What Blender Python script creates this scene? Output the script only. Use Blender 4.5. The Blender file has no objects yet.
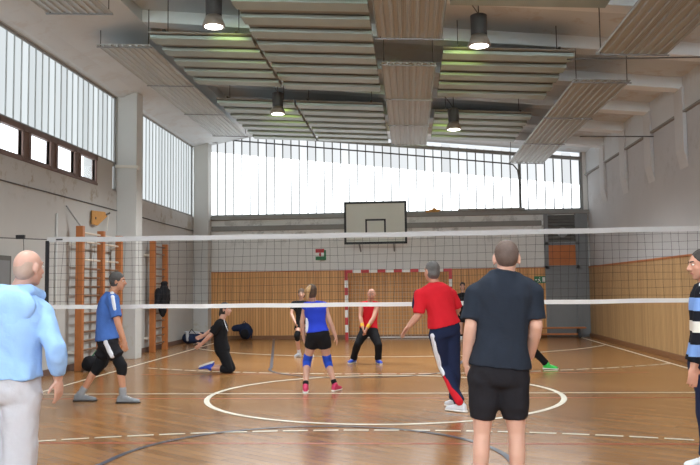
import bpy, bmesh, math, random
from mathutils import Vector, Matrix, noise
random.seed(7)
V = Vector
SC = bpy.context.scene
COL = SC.collection

# ------------------------------------------------------------------ camera solution (measured from the hall's own lines)
F = 790.0; CX, CY, EYE = 350.0, 232.5, 1.51
_v = V(((410 - CX) / F, -(288 - CY) / F, -1.0)).normalized()
_t = V((1, .0127, 0))
_u = _t.cross(_v).normalized()
_r = _v.cross(_u)
M3 = Matrix((_r, _v, _u))                       # camera -> world
CAM = V((0, 0, EYE))

def P(x, y, Y):
    """world point that stands at distance Y down the hall and is seen at photo position x, y"""
    d = M3 @ V(((x - CX) / F, -(y - CY) / F, -1.0))
    return CAM + d * (Y / d.y)

def G(x, y):
    d = M3 @ V(((x - CX) / F, -(y - CY) / F, -1.0))
    return CAM + d * (-EYE / d.z)

# ------------------------------------------------------------------ materials
def new_mat(name):
    m = bpy.data.materials.new(name); m.use_nodes = True
    nt = m.node_tree
    return m, nt, nt.nodes['Principled BSDF'], nt.nodes, nt.links

def srgb(r, g, b):
    f = lambda c: (c / 255) / 12.92 if c / 255 <= .04045 else ((c / 255 + .055) / 1.055) ** 2.4
    return (f(r), f(g), f(b), 1)

def plain(name, c, rough=.6, var=.12, scale=18, bump=0.0, bscale=60, metal=0.0, coat=0.0, spec=.5):
    m, nt, b, N, L = new_mat(name)
    tc = N.new('ShaderNodeTexCoord')
    nz = N.new('ShaderNodeTexNoise'); nz.inputs['Scale'].default_value = scale; nz.inputs['Detail'].default_value = 4
    L.new(tc.outputs['Object'], nz.inputs['Vector'])
    mx = N.new('ShaderNodeMixRGB')
    c = tuple(c)
    mx.inputs[1].default_value = tuple(max(0, v * (1 - var)) for v in c[:3]) + (1,)
    mx.inputs[2].default_value = tuple(min(1, v * (1 + var)) for v in c[:3]) + (1,)
    L.new(nz.outputs['Fac'], mx.inputs[0]); L.new(mx.outputs[0], b.inputs['Base Color'])
    b.inputs['Roughness'].default_value = rough; b.inputs['Metallic'].default_value = metal
    b.inputs['Coat Weight'].default_value = coat; b.inputs['Specular IOR Level'].default_value = spec
    if bump:
        n2 = N.new('ShaderNodeTexNoise'); n2.inputs['Scale'].default_value = bscale
        L.new(tc.outputs['Object'], n2.inputs['Vector'])
        bp = N.new('ShaderNodeBump'); bp.inputs['Strength'].default_value = bump; bp.inputs['Distance'].default_value = .01
        L.new(n2.outputs['Fac'], bp.inputs['Height']); L.new(bp.outputs[0], b.inputs['Normal'])
    return m

def fabric(name, c, var=.1, rough=.9):
    return plain(name, c, rough, var, 9, .25, 45, spec=.2)

def emit(name, c, s):
    m = bpy.data.materials.new(name); m.use_nodes = True
    nt = m.node_tree; nt.nodes.clear()
    e = nt.nodes.new('ShaderNodeEmission'); o = nt.nodes.new('ShaderNodeOutputMaterial')
    e.inputs[0].default_value = c; e.inputs[1].default_value = s
    nt.links.new(e.outputs[0], o.inputs[0])
    return m

def plaster(name, c, stain, zs=3.55, zw=.35, amount=.5):
    """painted plaster, with patches of flaked paint and damp around the height zs"""
    m, nt, b, N, L = new_mat(name)
    tc = N.new('ShaderNodeTexCoord')
    n1 = N.new('ShaderNodeTexNoise'); n1.inputs['Scale'].default_value = 1.3; n1.inputs['Detail'].default_value = 6
    L.new(tc.outputs['Object'], n1.inputs['Vector'])
    mx = N.new('ShaderNodeMixRGB'); mx.inputs[1].default_value = tuple(v * .93 for v in c[:3]) + (1,)
    mx.inputs[2].default_value = tuple(v * 1.05 for v in c[:3]) + (1,)
    L.new(n1.outputs['Fac'], mx.inputs[0])
    n2 = N.new('ShaderNodeTexNoise'); n2.inputs['Scale'].default_value = 2.2; n2.inputs['Detail'].default_value = 9; n2.inputs['Roughness'].default_value = .7
    L.new(tc.outputs['Object'], n2.inputs['Vector'])
    r = N.new('ShaderNodeValToRGB'); r.color_ramp.elements[0].position = .53; r.color_ramp.elements[1].position = .6
    L.new(n2.outputs['Fac'], r.inputs[0])
    sx = N.new('ShaderNodeSeparateXYZ'); L.new(tc.outputs['Object'], sx.inputs[0])
    s1 = N.new('ShaderNodeMath'); s1.operation = 'SUBTRACT'; s1.inputs[1].default_value = zs; L.new(sx.outputs['Z'], s1.inputs[0])
    s2 = N.new('ShaderNodeMath'); s2.operation = 'ABSOLUTE'; L.new(s1.outputs[0], s2.inputs[0])
    s3 = N.new('ShaderNodeMapRange'); s3.inputs[1].default_value = 0; s3.inputs[2].default_value = zw; s3.inputs[3].default_value = amount; s3.inputs[4].default_value = 0
    L.new(s2.outputs[0], s3.inputs[0])
    ml = N.new('ShaderNodeMath'); ml.operation = 'MULTIPLY'; L.new(s3.outputs[0], ml.inputs[0]); L.new(r.outputs[0], ml.inputs[1])
    m2 = N.new('ShaderNodeMixRGB'); m2.inputs[2].default_value = stain
    L.new(ml.outputs[0], m2.inputs[0]); L.new(mx.outputs[0], m2.inputs[1]); L.new(m2.outputs[0], b.inputs['Base Color'])
    b.inputs['Roughness'].default_value = .85; b.inputs['Specular IOR Level'].default_value = .25
    bp = N.new('ShaderNodeBump'); bp.inputs['Strength'].default_value = .15; bp.inputs['Distance'].default_value = .01
    L.new(n2.outputs['Fac'], bp.inputs['Height']); L.new(bp.outputs[0], b.inputs['Normal'])
    return m

def slat_wood(name, c1, c2, axis, pitch):
    """narrow upright wooden strips, running along axis ('X' or 'Y')"""
    m, nt, b, N, L = new_mat(name)
    tc = N.new('ShaderNodeTexCoord'); sx = N.new('ShaderNodeSeparateXYZ'); L.new(tc.outputs['Object'], sx.inputs[0])
    dv = N.new('ShaderNodeMath'); dv.operation = 'DIVIDE'; dv.inputs[1].default_value = pitch; L.new(sx.outputs[axis], dv.inputs[0])
    fl = N.new('ShaderNodeMath'); fl.operation = 'FLOOR'; L.new(dv.outputs[0], fl.inputs[0])
    fr = N.new('ShaderNodeMath'); fr.operation = 'FRACT'; L.new(dv.outputs[0], fr.inputs[0])
    wn = N.new('ShaderNodeTexWhiteNoise'); wn.noise_dimensions = '1D'; L.new(fl.outputs[0], wn.inputs['W'])
    mp = N.new('ShaderNodeMapping'); mp.inputs['Scale'].default_value = (14, 14, 1.2); L.new(tc.outputs['Object'], mp.inputs[0])
    nz = N.new('ShaderNodeTexNoise'); nz.inputs['Scale'].default_value = 2; nz.inputs['Detail'].default_value = 5; L.new(mp.outputs[0], nz.inputs['Vector'])
    ad = N.new('ShaderNodeMath'); ad.operation = 'MULTIPLY_ADD'; ad.inputs[1].default_value = .5; L.new(wn.outputs[0], ad.inputs[0]); 
    hf = N.new('ShaderNodeMath'); hf.operation = 'MULTIPLY'; hf.inputs[1].default_value = .55; L.new(nz.outputs['Fac'], hf.inputs[0]); L.new(hf.outputs[0], ad.inputs[2])
    mx = N.new('ShaderNodeMixRGB'); mx.inputs[1].default_value = c1; mx.inputs[2].default_value = c2; L.new(ad.outputs[0], mx.inputs[0])
    lt = N.new('ShaderNodeMath'); lt.operation = 'LESS_THAN'; lt.inputs[1].default_value = .14; L.new(fr.outputs[0], lt.inputs[0])
    m2 = N.new('ShaderNodeMixRGB'); m2.blend_type = 'MULTIPLY'; m2.inputs[2].default_value = (.45, .4, .35, 1)
    L.new(lt.outputs[0], m2.inputs[0]); L.new(mx.outputs[0], m2.inputs[1]); L.new(m2.outputs[0], b.inputs['Base Color'])
    b.inputs['Roughness'].default_value = .5
    bp = N.new('ShaderNodeBump'); bp.invert = True; bp.inputs['Strength'].default_value = .6; bp.inputs['Distance'].default_value = .01
    L.new(lt.outputs[0], bp.inputs['Height']); L.new(bp.outputs[0], b.inputs['Normal'])
    return m

def parquet():
    m, nt, b, N, L = new_mat('parquet')
    tc = N.new('ShaderNodeTexCoord')
    mp = N.new('ShaderNodeMapping'); mp.inputs['Rotation'].default_value = (0, 0, math.radians(38)); L.new(tc.outputs['Object'], mp.inputs[0])
    br = N.new('ShaderNodeTexBrick'); br.offset = .37
    br.inputs['Scale'].default_value = 1; br.inputs['Brick Width'].default_value = .95; br.inputs['Row Height'].default_value = .11
    br.inputs['Mortar Size'].default_value = .0025; br.inputs['Bias'].default_value = 0.0
    br.inputs['Color1'].default_value = srgb(167, 121, 74); br.inputs['Color2'].default_value = srgb(146, 102, 60); br.inputs['Mortar'].default_value = srgb(124, 84, 50)
    L.new(mp.outputs[0], br.inputs['Vector'])
    n1 = N.new('ShaderNodeTexNoise'); n1.inputs['Scale'].default_value = .7; n1.inputs['Detail'].default_value = 5; L.new(tc.outputs['Object'], n1.inputs['Vector'])
    mp2 = N.new('ShaderNodeMapping'); mp2.inputs['Rotation'].default_value = (0, 0, math.radians(38)); mp2.inputs['Scale'].default_value = (2, 40, 1); L.new(tc.outputs['Object'], mp2.inputs[0])
    n2 = N.new('ShaderNodeTexNoise'); n2.inputs['Scale'].default_value = 1.5; n2.inputs['Detail'].default_value = 4; L.new(mp2.outputs[0], n2.inputs['Vector'])
    mx = N.new('ShaderNodeMixRGB'); mx.blend_type = 'OVERLAY'; mx.inputs[0].default_value = .2
    L.new(br.outputs['Color'], mx.inputs[1]); L.new(n2.outputs['Fac'], mx.inputs[2])
    m2 = N.new('ShaderNodeMixRGB'); m2.blend_type = 'OVERLAY'; m2.inputs[0].default_value = .15
    L.new(mx.outputs[0], m2.inputs[1]); L.new(n1.outputs['Fac'], m2.inputs[2])
    L.new(m2.outputs[0], b.inputs['Base Color'])
    rr = N.new('ShaderNodeMapRange'); rr.inputs[3].default_value = .15; rr.inputs[4].default_value = .25; L.new(n1.outputs['Fac'], rr.inputs[0]); L.new(rr.outputs[0], b.inputs['Roughness'])
    b.inputs['Specular IOR Level'].default_value = .5
    bp = N.new('ShaderNodeBump'); bp.inputs['Strength'].default_value = .05; bp.inputs['Distance'].default_value = .01
    L.new(n2.outputs['Fac'], bp.inputs['Height']); L.new(bp.outputs[0], b.inputs['Normal'])
    return m

def perforated(name, c, hole=.55):
    """sheet metal with rows of folds along the length and punched holes"""
    m, nt, b, N, L = new_mat(name)
    tc = N.new('ShaderNodeTexCoord')
    vo = N.new('ShaderNodeTexVoronoi'); vo.inputs['Scale'].default_value = 38; vo.inputs['Randomness'].default_value = 0
    L.new(tc.outputs['Object'], vo.inputs['Vector'])
    lt = N.new('ShaderNodeMath'); lt.operation = 'LESS_THAN'; lt.inputs[1].default_value = .3; L.new(vo.outputs['Distance'], lt.inputs[0])
    mx = N.new('ShaderNodeMixRGB'); mx.inputs[1].default_value = c; mx.inputs[2].default_value = tuple(v * hole for v in c[:3]) + (1,)
    L.new(lt.outputs[0], mx.inputs[0]); L.new(mx.outputs[0], b.inputs['Base Color'])
    b.inputs['Roughness'].default_value = .5; b.inputs['Metallic'].default_value = .15
    return m

def stripes_mat(name, bands, base):
    """knitted bands at heights above the object's own origin: list of (z, colour)"""
    m, nt, b, N, L = new_mat(name)
    tc = N.new('ShaderNodeTexCoord'); sx = N.new('ShaderNodeSeparateXYZ'); L.new(tc.outputs['Object'], sx.inputs[0])
    mr = N.new('ShaderNodeMapRange'); mr.inputs[1].default_value = .6; mr.inputs[2].default_value = 1.7; L.new(sx.outputs['Z'], mr.inputs[0])
    r = N.new('ShaderNodeValToRGB'); r.color_ramp.interpolation = 'CONSTANT'
    el = r.color_ramp.elements
    el[0].position = 0; el[0].color = base
    el.remove(el[1])
    for z, c in bands:
        e = el.new((z - .6) / 1.1); e.color = c
    L.new(mr.outputs[0], r.inputs[0]); L.new(r.outputs[0], b.inputs['Base Color'])
    b.inputs['Roughness'].default_value = .95; b.inputs['Specular IOR Level'].default_value = .15
    return m

MAT = dict(
    parquet=parquet(),
    white_line=plain('white_line', srgb(232, 226, 208), .35, .1, 6),
    red_line=plain('red_line', srgb(168, 84, 56), .35, .12, 6),
    blue_line=plain('blue_line', srgb(72, 76, 88), .35, .12, 6),
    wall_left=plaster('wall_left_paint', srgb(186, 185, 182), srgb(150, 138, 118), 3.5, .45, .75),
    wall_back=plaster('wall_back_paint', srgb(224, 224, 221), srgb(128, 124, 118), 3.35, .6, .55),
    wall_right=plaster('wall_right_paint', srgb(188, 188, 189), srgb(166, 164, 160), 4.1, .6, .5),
    pilaster=plaster('pilaster_paint', srgb(200, 200, 197), srgb(178, 168, 140), .6, .8, .6),
    pilaster_right=plaster('pilaster_right_paint', srgb(198, 198, 198), srgb(166, 164, 160), 4.1, .6, .3),
    roof=plaster('roof_paint', srgb(204, 208, 210), srgb(176, 160, 148), 5.7, .6, .45),
    beam=plain('beam_paint', srgb(222, 225, 226), .8, .05, 3),
    wood_back=slat_wood('slat_wood_back', srgb(196, 136, 78), srgb(234, 178, 114), 'X', .085),
    wood_right=slat_wood('slat_wood_right', srgb(160, 124, 80), srgb(198, 160, 112), 'Y', .085),
    board=perforated('baffle_board', srgb(154, 168, 164), .85),
    gap_shade=plain('gap_shade_grey', srgb(140, 140, 134), .9, .1, 6),
    radiant=perforated('radiant_sheet', srgb(162, 164, 160), .6),
    radiant_left=perforated('radiant_sheet_left', srgb(182, 188, 190), .7),
    dark_metal=plain('dark_metal', srgb(74, 72, 70), .5, .1, 20, metal=.5),
    grey_metal=plain('grey_metal', srgb(140, 140, 140), .45, .1, 12, metal=.5),
    housing=plain('lamp_housing', srgb(62, 60, 62), .6, .15, 40, .3, 120),
    reflector=plain('lamp_reflector', srgb(160, 150, 142), .35, .08, 20, metal=.4),
    frame_brown=plain('window_frame_brown', srgb(108, 84, 74), .6, .12, 10),
    base_wood=plain('base_wood', srgb(128, 88, 56), .5, .15, 10),
    frame_grey=plain('window_frame_grey', srgb(140, 140, 138), .6, .08, 10),
    mullion=plain('mullion_grey', srgb(176, 182, 182), .5, .08, 10),
    mullion_dark=plain('mullion_dark', srgb(120, 124, 124), .5, .08, 10),
    sill=plain('sill_concrete', srgb(138, 136, 132), .8, .1, 5),
    ladder=plain('ladder_wood', srgb(178, 108, 56), .45, .2, 9),
    rung=plain('rung_wood', srgb(124, 94, 72), .5, .15, 9),
    rung_pale=plain('rung_pale', srgb(208, 196, 180), .45, .1, 9),
    bracket=plain('bracket_paint', srgb(214, 208, 196), .5, .06, 9),
    plywood=plain('plywood', srgb(190, 138, 74), .6, .2, 14),
    door_grey=plain('door_grey', srgb(124, 126, 128), .55, .06, 5),
    door_dark=plain('door_dark', srgb(96, 94, 90), .7, .2, 6),
    door_wood=plain('door_wood', srgb(182, 104, 46), .5, .2, 5),
    black=plain('black_paint', srgb(28, 28, 30), .5, .1, 10),
    board_white=plain('backboard_white', srgb(206, 208, 198), .5, .04, 4),
    white=plain('white_paint', srgb(235, 233, 228), .5, .04, 8),
    red=plain('red_paint', srgb(190, 46, 50), .45, .08, 8),
    green=plain('green_paint', srgb(30, 112, 70), .5, .08, 8),
    net=plain('net_cord', srgb(42, 40, 40), .8, .2, 10),
    goal_net=plain('goal_net_cord', srgb(196, 178, 150), .8, .1, 10),
    tape=plain('net_tape', srgb(240, 238, 236), .7, .03, 8),
    tape_top=plain('net_tape_top', srgb(206, 205, 205), .8, .04, 8),
    cable=plain('cable_dark', srgb(84, 82, 80), .6, .1, 8),
    pipe=plain('pipe_pale', srgb(206, 204, 200), .5, .05, 6),
    navy=fabric('navy_cloth', srgb(38, 48, 74)),
    grey_cloth=fabric('grey_cloth', srgb(176, 176, 180)),
    dark_cloth=fabric('dark_cloth', srgb(30, 30, 34)),
)
for nm, c, s in (('lamp_glow', (1, .96, .86, 1), 9.0),):
    MAT[nm] = emit(nm, c, s)

def profilit(name, tint, strength, axis, pitch, ridge=.6):
    """daylit channel glass: each upright channel a little different, its joint greyer"""
    m = bpy.data.materials.new(name); m.use_nodes = True
    nt = m.node_tree; N, L = nt.nodes, nt.links; N.clear()
    o = N.new('ShaderNodeOutputMaterial'); e = N.new('ShaderNodeEmission'); L.new(e.outputs[0], o.inputs[0])
    tc = N.new('ShaderNodeTexCoord'); sx = N.new('ShaderNodeSeparateXYZ'); L.new(tc.outputs['Object'], sx.inputs[0])
    dv = N.new('ShaderNodeMath'); dv.operation = 'DIVIDE'; dv.inputs[1].default_value = pitch; L.new(sx.outputs[axis], dv.inputs[0])
    fl = N.new('ShaderNodeMath'); fl.operation = 'FLOOR'; L.new(dv.outputs[0], fl.inputs[0])
    wn = N.new('ShaderNodeTexWhiteNoise'); wn.noise_dimensions = '1D'; L.new(fl.outputs[0], wn.inputs['W'])
    mr = N.new('ShaderNodeMapRange'); mr.inputs[3].default_value = strength * .86; mr.inputs[4].default_value = strength * 1.08; L.new(wn.outputs[0], mr.inputs[0])
    e.inputs[0].default_value = tint; L.new(mr.outputs[0], e.inputs[1])
    return m
MAT['glass_left'] = profilit('frosted_glass_left', (.90, .97, 1, 1), .64, 'Y', .26)
MAT['glass_back'] = profilit('frosted_glass_back', (.93, .97, 1, 1), 2.5, 'X', .26)
MAT['glass_back_dim'] = profilit('frosted_glass_back_dim', (.93, .97, 1, 1), .74, 'X', .26)  # weaker glow of the upper glass stands in for the eave outside
MAT['glass_front'] = profilit('frosted_glass_front', (.78, .91, 1, 1), 13, 'X', .26)

def clear_glass():
    m = bpy.data.materials.new('clear_glass'); m.use_nodes = True
    N, L = m.node_tree.nodes, m.node_tree.links; N.clear()
    o = N.new('ShaderNodeOutputMaterial'); mx = N.new('ShaderNodeMixShader'); t = N.new('ShaderNodeBsdfTransparent'); g = N.new('ShaderNodeBsdfGlossy')
    g.inputs['Roughness'].default_value = .05; mx.inputs[0].default_value = .03
    L.new(t.outputs[0], mx.inputs[1]); L.new(g.outputs[0], mx.inputs[2]); L.new(mx.outputs[0], o.inputs[0])
    return m
MAT['clear_glass'] = clear_glass()

# ------------------------------------------------------------------ mesh builder
class MB:
    def __init__(s): s.v = []; s.f = []; s.m = []
    def add(s, vs, fs, mi=0):
        n = len(s.v); s.v += [V(p) for p in vs]; s.f += [tuple(i + n for i in f) for f in fs]; s.m += [mi] * len(fs)
    def box(s, a, b, mi=0):
        x0, y0, z0 = a; x1, y1, z1 = b
        s.add([(x0, y0, z0), (x1, y0, z0), (x1, y1, z0), (x0, y1, z0), (x0, y0, z1), (x1, y0, z1), (x1, y1, z1), (x0, y1, z1)],
              [(0, 3, 2, 1), (4, 5, 6, 7), (0, 1, 5, 4), (1, 2, 6, 5), (2, 3, 7, 6), (3, 0, 4, 7)], mi)
    def obox(s, c, ax, ay, az, mi=0):
        c, ax, ay, az = V(c), V(ax), V(ay), V(az)
        vs = [c + ax * i + ay * j + az * k for k in (-1, 1) for j in (-1, 1) for i in (-1, 1)]
        s.add(vs, [(0, 2, 3, 1), (4, 5, 7, 6), (0, 1, 5, 4), (1, 3, 7, 5), (3, 2, 6, 7), (2, 0, 4, 6)], mi)
    def rings(s, rings, mi=0, cap=True):
        n = len(rings[0]); base = len(s.v)
        for r in rings: s.v += [V(p) for p in r]
        for i in range(len(rings) - 1):
            for j in range(n):
                k = (j + 1) % n
                s.f.append((base + i * n + j, base + i * n + k, base + (i + 1) * n + k, base + (i + 1) * n + j)); s.m.append(mi)
        if cap:
            s.f.append(tuple(base + j for j in reversed(range(n)))); s.m.append(mi)
            e = base + (len(rings) - 1) * n
            s.f.append(tuple(e + j for j in range(n))); s.m.append(mi)
    def tube(s, pts, r, n=8, mi=0):
        pts = [V(p) for p in pts]; rs = r if isinstance(r, (list, tuple)) else [r] * len(pts)
        out = []; ref = None
        for i, p in enumerate(pts):
            d = (pts[min(i + 1, len(pts) - 1)] - pts[max(i - 1, 0)]).normalized()
            if ref is None: ref = V((0, 0, 1)) if abs(d.z) < .9 else V((1, 0, 0))
            a = ref.cross(d)
            if a.length < 1e-5: a = V((0, 1, 0)).cross(d)
            a.normalize(); b = d.cross(a); ref = b
            out.append([p + (a * math.cos(2 * math.pi * k / n) + b * math.sin(2 * math.pi * k / n)) * rs[i] for k in range(n)])
        s.rings(out, mi)
    def ell(s, c, ax, ay, az, nu=20, nv=12, mi=0):
        c, ax, ay, az = V(c), V(ax), V(ay), V(az)
        if ax.cross(ay).dot(az) < 0: az = -az
        vs = [c - az]; fs = []
        for i in range(1, nv):
            t = -math.pi / 2 + math.pi * i / nv
            for j in range(nu):
                p = 2 * math.pi * j / nu
                vs.append(c + (ax * math.cos(p) + ay * math.sin(p)) * math.cos(t) + az * math.sin(t))
        vs.append(c + az); last = len(vs) - 1
        for j in range(nu): fs.append((0, 1 + (j + 1) % nu, 1 + j))
        for i in range(nv - 2):
            for j in range(nu):
                a = 1 + i * nu + j; b = 1 + i * nu + (j + 1) % nu
                fs.append((a, b, b + nu, a + nu))
        for j in range(nu): fs.append((last, last - nu + j, last - nu + (j + 1) % nu))
        s.add(vs, fs, mi)
    def sph(s, c, r, mi=0): s.ell(c, (r, 0, 0), (0, r, 0), (0, 0, r), 16, 10, mi)
    def cap(s, p, q, r0, r1, n=14, mi=0, flat=False):
        """tapered limb piece with round ends"""
        p, q = V(p), V(q); d = q - p
        if d.length < 1e-5: return s.sph(p, max(r0, r1), mi)
        d.normalize(); a = d.orthogonal().normalized(); b = d.cross(a)
        prof = [(p, r0, t) for t in (-80, -55, -30, -10)] + [(q, r1, t) for t in ((0, 3) if flat else (10, 30, 55, 80))]
        out = []
        for c, r, t in prof:
            t = math.radians(t); cc = c + d * (r * math.sin(t)); rr = r * math.cos(t)
            out.append([cc + (a * math.cos(2 * math.pi * k / n) + b * math.sin(2 * math.pi * k / n)) * rr for k in range(n)])
        s.rings(out, mi)
    def chain(s, pts, rs, mi=0, flat=False):
        for i in range(len(pts) - 1): s.cap(pts[i], pts[i + 1], rs[i], rs[i + 1], 16, mi, flat and i == len(pts) - 2)
    def lathe(s, c, prof, n=24, mi=0):
        c = V(c)
        s.rings([[c + V((r * math.cos(2 * math.pi * k / n), r * math.sin(2 * math.pi * k / n), z)) for k in range(n)] for r, z in prof], mi)

    def mesh(s, name, org=(0, 0, 0)):
        me = bpy.data.meshes.new(name); o = V(org)
        me.from_pydata([p - o for p in s.v], [], s.f); me.polygons.foreach_set('material_index', s.m)
        bm = bmesh.new(); bm.from_mesh(me); bmesh.ops.recalc_face_normals(bm, faces=bm.faces); bm.to_mesh(me); bm.free()
        me.update(); return me
    def build(s, name, mats, parent=None, org=None, smooth=False, bevel=0.0):
        """ONE mesh object; vertices are given in world space"""
        if parent is not None: base = wloc(parent)
        o_ = V(org) if org is not None else (base if parent is not None else V((0, 0, 0)))
        me = s.mesh(name, o_)
        for m in (mats if isinstance(mats, (list, tuple)) else [mats]): me.materials.append(m)
        ob = bpy.data.objects.new(name, me); COL.objects.link(ob)
        if parent is not None: ob.parent = parent; ob.location = o_ - base
        else: ob.location = o_
        if smooth:
            for p in me.polygons: p.use_smooth = True
        if bevel:
            b = ob.modifiers.new('edge', 'BEVEL'); b.width = bevel; b.segments = 2; b.limit_method = 'ANGLE'
        return ob
    def skinned(s, name, mat, parent, voxel=.008, it=3, wob=0.0, wf=9.0, dec=0):
        """merge all pieces into one continuous smooth surface"""
        base = wloc(parent)
        tmp = bpy.data.objects.new('tmp', s.mesh('tmp', base)); COL.objects.link(tmp)
        m = tmp.modifiers.new('r', 'REMESH'); m.mode = 'VOXEL'; m.voxel_size = voxel
        if it:
            m2 = tmp.modifiers.new('s', 'SMOOTH'); m2.factor = .5; m2.iterations = it
        dg = bpy.context.evaluated_depsgraph_get()
        me = bpy.data.meshes.new_from_object(tmp.evaluated_get(dg))
        bpy.data.objects.remove(tmp)
        me.name = name
        if wob:
            ns = [v.normal.copy() for v in me.vertices]; off = V((random.random() * 50, 3, 7))
            for v, n in zip(me.vertices, ns):
                c = v.co
                w = noise.noise(V((c.x * wf, c.y * wf, c.z * wf * .55)) + off) + .5 * noise.noise(V((c.x * wf * 2.1 + c.z * wf, c.y * wf * 2.1, c.z * wf * 1.2)) - off)
                v.co = c + n * (w * wob)
        me.materials.clear(); me.materials.append(mat)
        for p in me.polygons: p.use_smooth = True
        ob = bpy.data.objects.new(name, me); COL.objects.link(ob); ob.parent = parent
        return ob

def wloc(o):
    p = V(o.location)
    while o.parent: o = o.parent; p += V(o.location)
    return p

def tag(o, label, cat, group=None):
    o['label'] = label; o['category'] = cat
    if group: o['group'] = group
    return o
def thing(name, loc, label, cat, group=None):
    o = bpy.data.objects.new(name, None); COL.objects.link(o); o.location = loc; o.empty_display_size = .2
    return tag(o, label, cat, group)
def struct(o):
    o['kind'] = 'structure'; return o

# ------------------------------------------------------------------ the hall
XL, XR, YB, YF = -6.6, 5.4, 24.2, -2.4
ZS = 3.77                                   # sill height of the high windows
def roof_z(x): return 5.86 - .1 * x

fl = MB()
fl.box((XL - .3, YF - .3, -.2), (XR + .3, YB + .3, 0), 0)
def strip(pts, w, mi, z=.002):
    pts = [V((p[0], p[1], 0)) for p in pts]
    L_, R_ = [], []
    for i, p in enumerate(pts):
        d = (pts[min(i + 1, len(pts) - 1)] - pts[max(i - 1, 0)]).normalized(); n = V((-d.y, d.x, 0)) * (w / 2)
        L_.append(p + n + V((0, 0, z))); R_.append(p - n + V((0, 0, z)))
    for i in range(len(pts) - 1):
        fl.add([R_[i], R_[i + 1], L_[i + 1], L_[i]], [(0, 1, 2, 3)], mi)
def arc(c, r, a0, a1, n=48):
    return [(c[0] + r * math.cos(math.radians(a0 + (a1 - a0) * i / n)), c[1] + r * math.sin(math.radians(a0 + (a1 - a0) * i / n))) for i in range(n + 1)]
CXH = -.38; YC = 11.45
def dashed(pts, w, mi, on, off, z):
    acc = 0; cur = [pts[0]]; draw = True
    for a, b in zip(pts, pts[1:]):
        a, b = V((a[0], a[1])), V((b[0], b[1])); L_ = (b - a).length; t = 0
        while t < L_:
            step = min((on if draw else off) - acc, L_ - t); t += step; acc += step
            q = a + (b - a) * (t / L_)
            if draw: cur.append((q.x, q.y))
            if acc >= (on if draw else off) - 1e-6:
                if draw and len(cur) > 1: strip(cur, w, mi, z)
                draw = not draw; acc = 0; cur = [(q.x, q.y)]
strip([(-5.62, YF), (-5.62, 23.9)], .06, 1); strip([(4.98, YF), (4.98, 23.9)], .06, 1)
strip([(-5.6, YC + .07), (4.95, YC + .07)], .05, 1, .003)
strip([(-5.6, YC - .42), (4.95, YC - .42)], .05, 2, .001)
strip([(-4.9, 7.83), (4.1, 7.83)], .06, 2, .001); strip([(-4.9, 14.2), (4.1, 14.2)], .06, 2, .001)
strip(arc((-.4, 11.38), 2.48, 0, 360, 96), .075, 1, .004)
for s, y0 in ((1, -.6), (-1, 23.6)):
    def hb(r):
        a = arc((CXH + .05, y0), r, 0, 90, 40); b = arc((CXH - .05, y0), r, 90, 180, 40)
        pts = a + b
        return [(x, y0 + (y - y0) * s) for x, y in pts if -5.6 < x < 4.95]
    dashed(hb(9.15 if s > 0 else 9.5), .06, 1, .27, .055, .004)
    strip(hb(6.0), .06, 1, .004)
for yk, s, ye in ((7.0, 1, -2.3), (15.3, -1, 24.0)):
    a = [(x, yk + (y - yk) * s) for x, y in arc((-.93, yk), 1.78, 0, 180, 48)]
    strip([(2.3, ye)] + a + [(-4.16, ye)], .06, 3, .0055)
floor = struct(fl.build('floor', [MAT['parquet'], MAT['white_line'], MAT['red_line'], MAT['blue_line']]))

# roof, with plaster beams across
rf = MB()
rf.rings([[(XL - .3, y, roof_z(XL - .3) + .22), (XR + .3, y, roof_z(XR + .3) + .22), (XR + .3, y, roof_z(XR + .3) + .42), (XL - .3, y, roof_z(XL - .3) + .42)] for y in (YF - .3, YB + .3)])
struct(rf.build('ceiling', MAT['roof']))
nt_ = 1
BEAMS = [11.6 + 2.1 * k for k in range(-6, 7)]
for y in BEAMS:
    if y > YB - .2: continue
    b = MB(); w = .17
    x_ = -4.7
    b.rings([[(x_, y - w, roof_z(x_)), (XR, y - w, roof_z(XR)), (XR, y - w, roof_z(XR) + .24), (x_, y - w, roof_z(x_) + .24)],
             [(x_, y + w, roof_z(x_)), (XR, y + w, roof_z(XR)), (XR, y + w, roof_z(XR) + .24), (x_, y + w, roof_z(x_) + .24)]])
    struct(b.build('trim_%d' % nt_, MAT['beam'], bevel=.01)); nt_ += 1
    # haunch where the beam lands on the right wall: tapered pilaster that stops above head height
    c = MB(); zt = roof_z(XR); hw = .24
    prof = [(XR, 3.78), (XR - .075, 4.15), (XR - .075, 4.86), (XR, 4.86)]
    prof = [(XR, 3.78), (XR - .075, 4.15), (XR - .075, zt + .03), (XR, zt + .03)]
    c.rings([[(x, y - hw, z) for x, z in prof], [(x, y + hw, z) for x, z in prof]])
    struct(c.build('trim_%d' % nt_, MAT['pilaster_right'], bevel=.01)); nt_ += 1
# flat soffit along the left side, above the heater strip
g = MB(); g.rings([[(XL, y, 5.96), (XL + .14, y, 5.96), (XL + .44, y, 6.06), (-4.7, y, roof_z(-4.7)), (-4.7, y, roof_z(-4.7) + .24), (XL, y, roof_z(XL) + .24)] for y in (YF, YB)]); struct(g.build('trim_%d' % nt_, MAT['roof'])); nt_ += 1
# darker strip and ledge along the top of the right wall
g = MB(); g.box((XR - .03, YF, 4.87), (XR, YB, roof_z(XR) + .24)); struct(g.build('trim_%d' % nt_, MAT['roof'])); nt_ += 1
g = MB(); g.box((XR - .07, YF, 4.84), (XR, YB, 4.88)); struct(g.build('trim_%d' % nt_, MAT['sill'])); nt_ += 1

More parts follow.
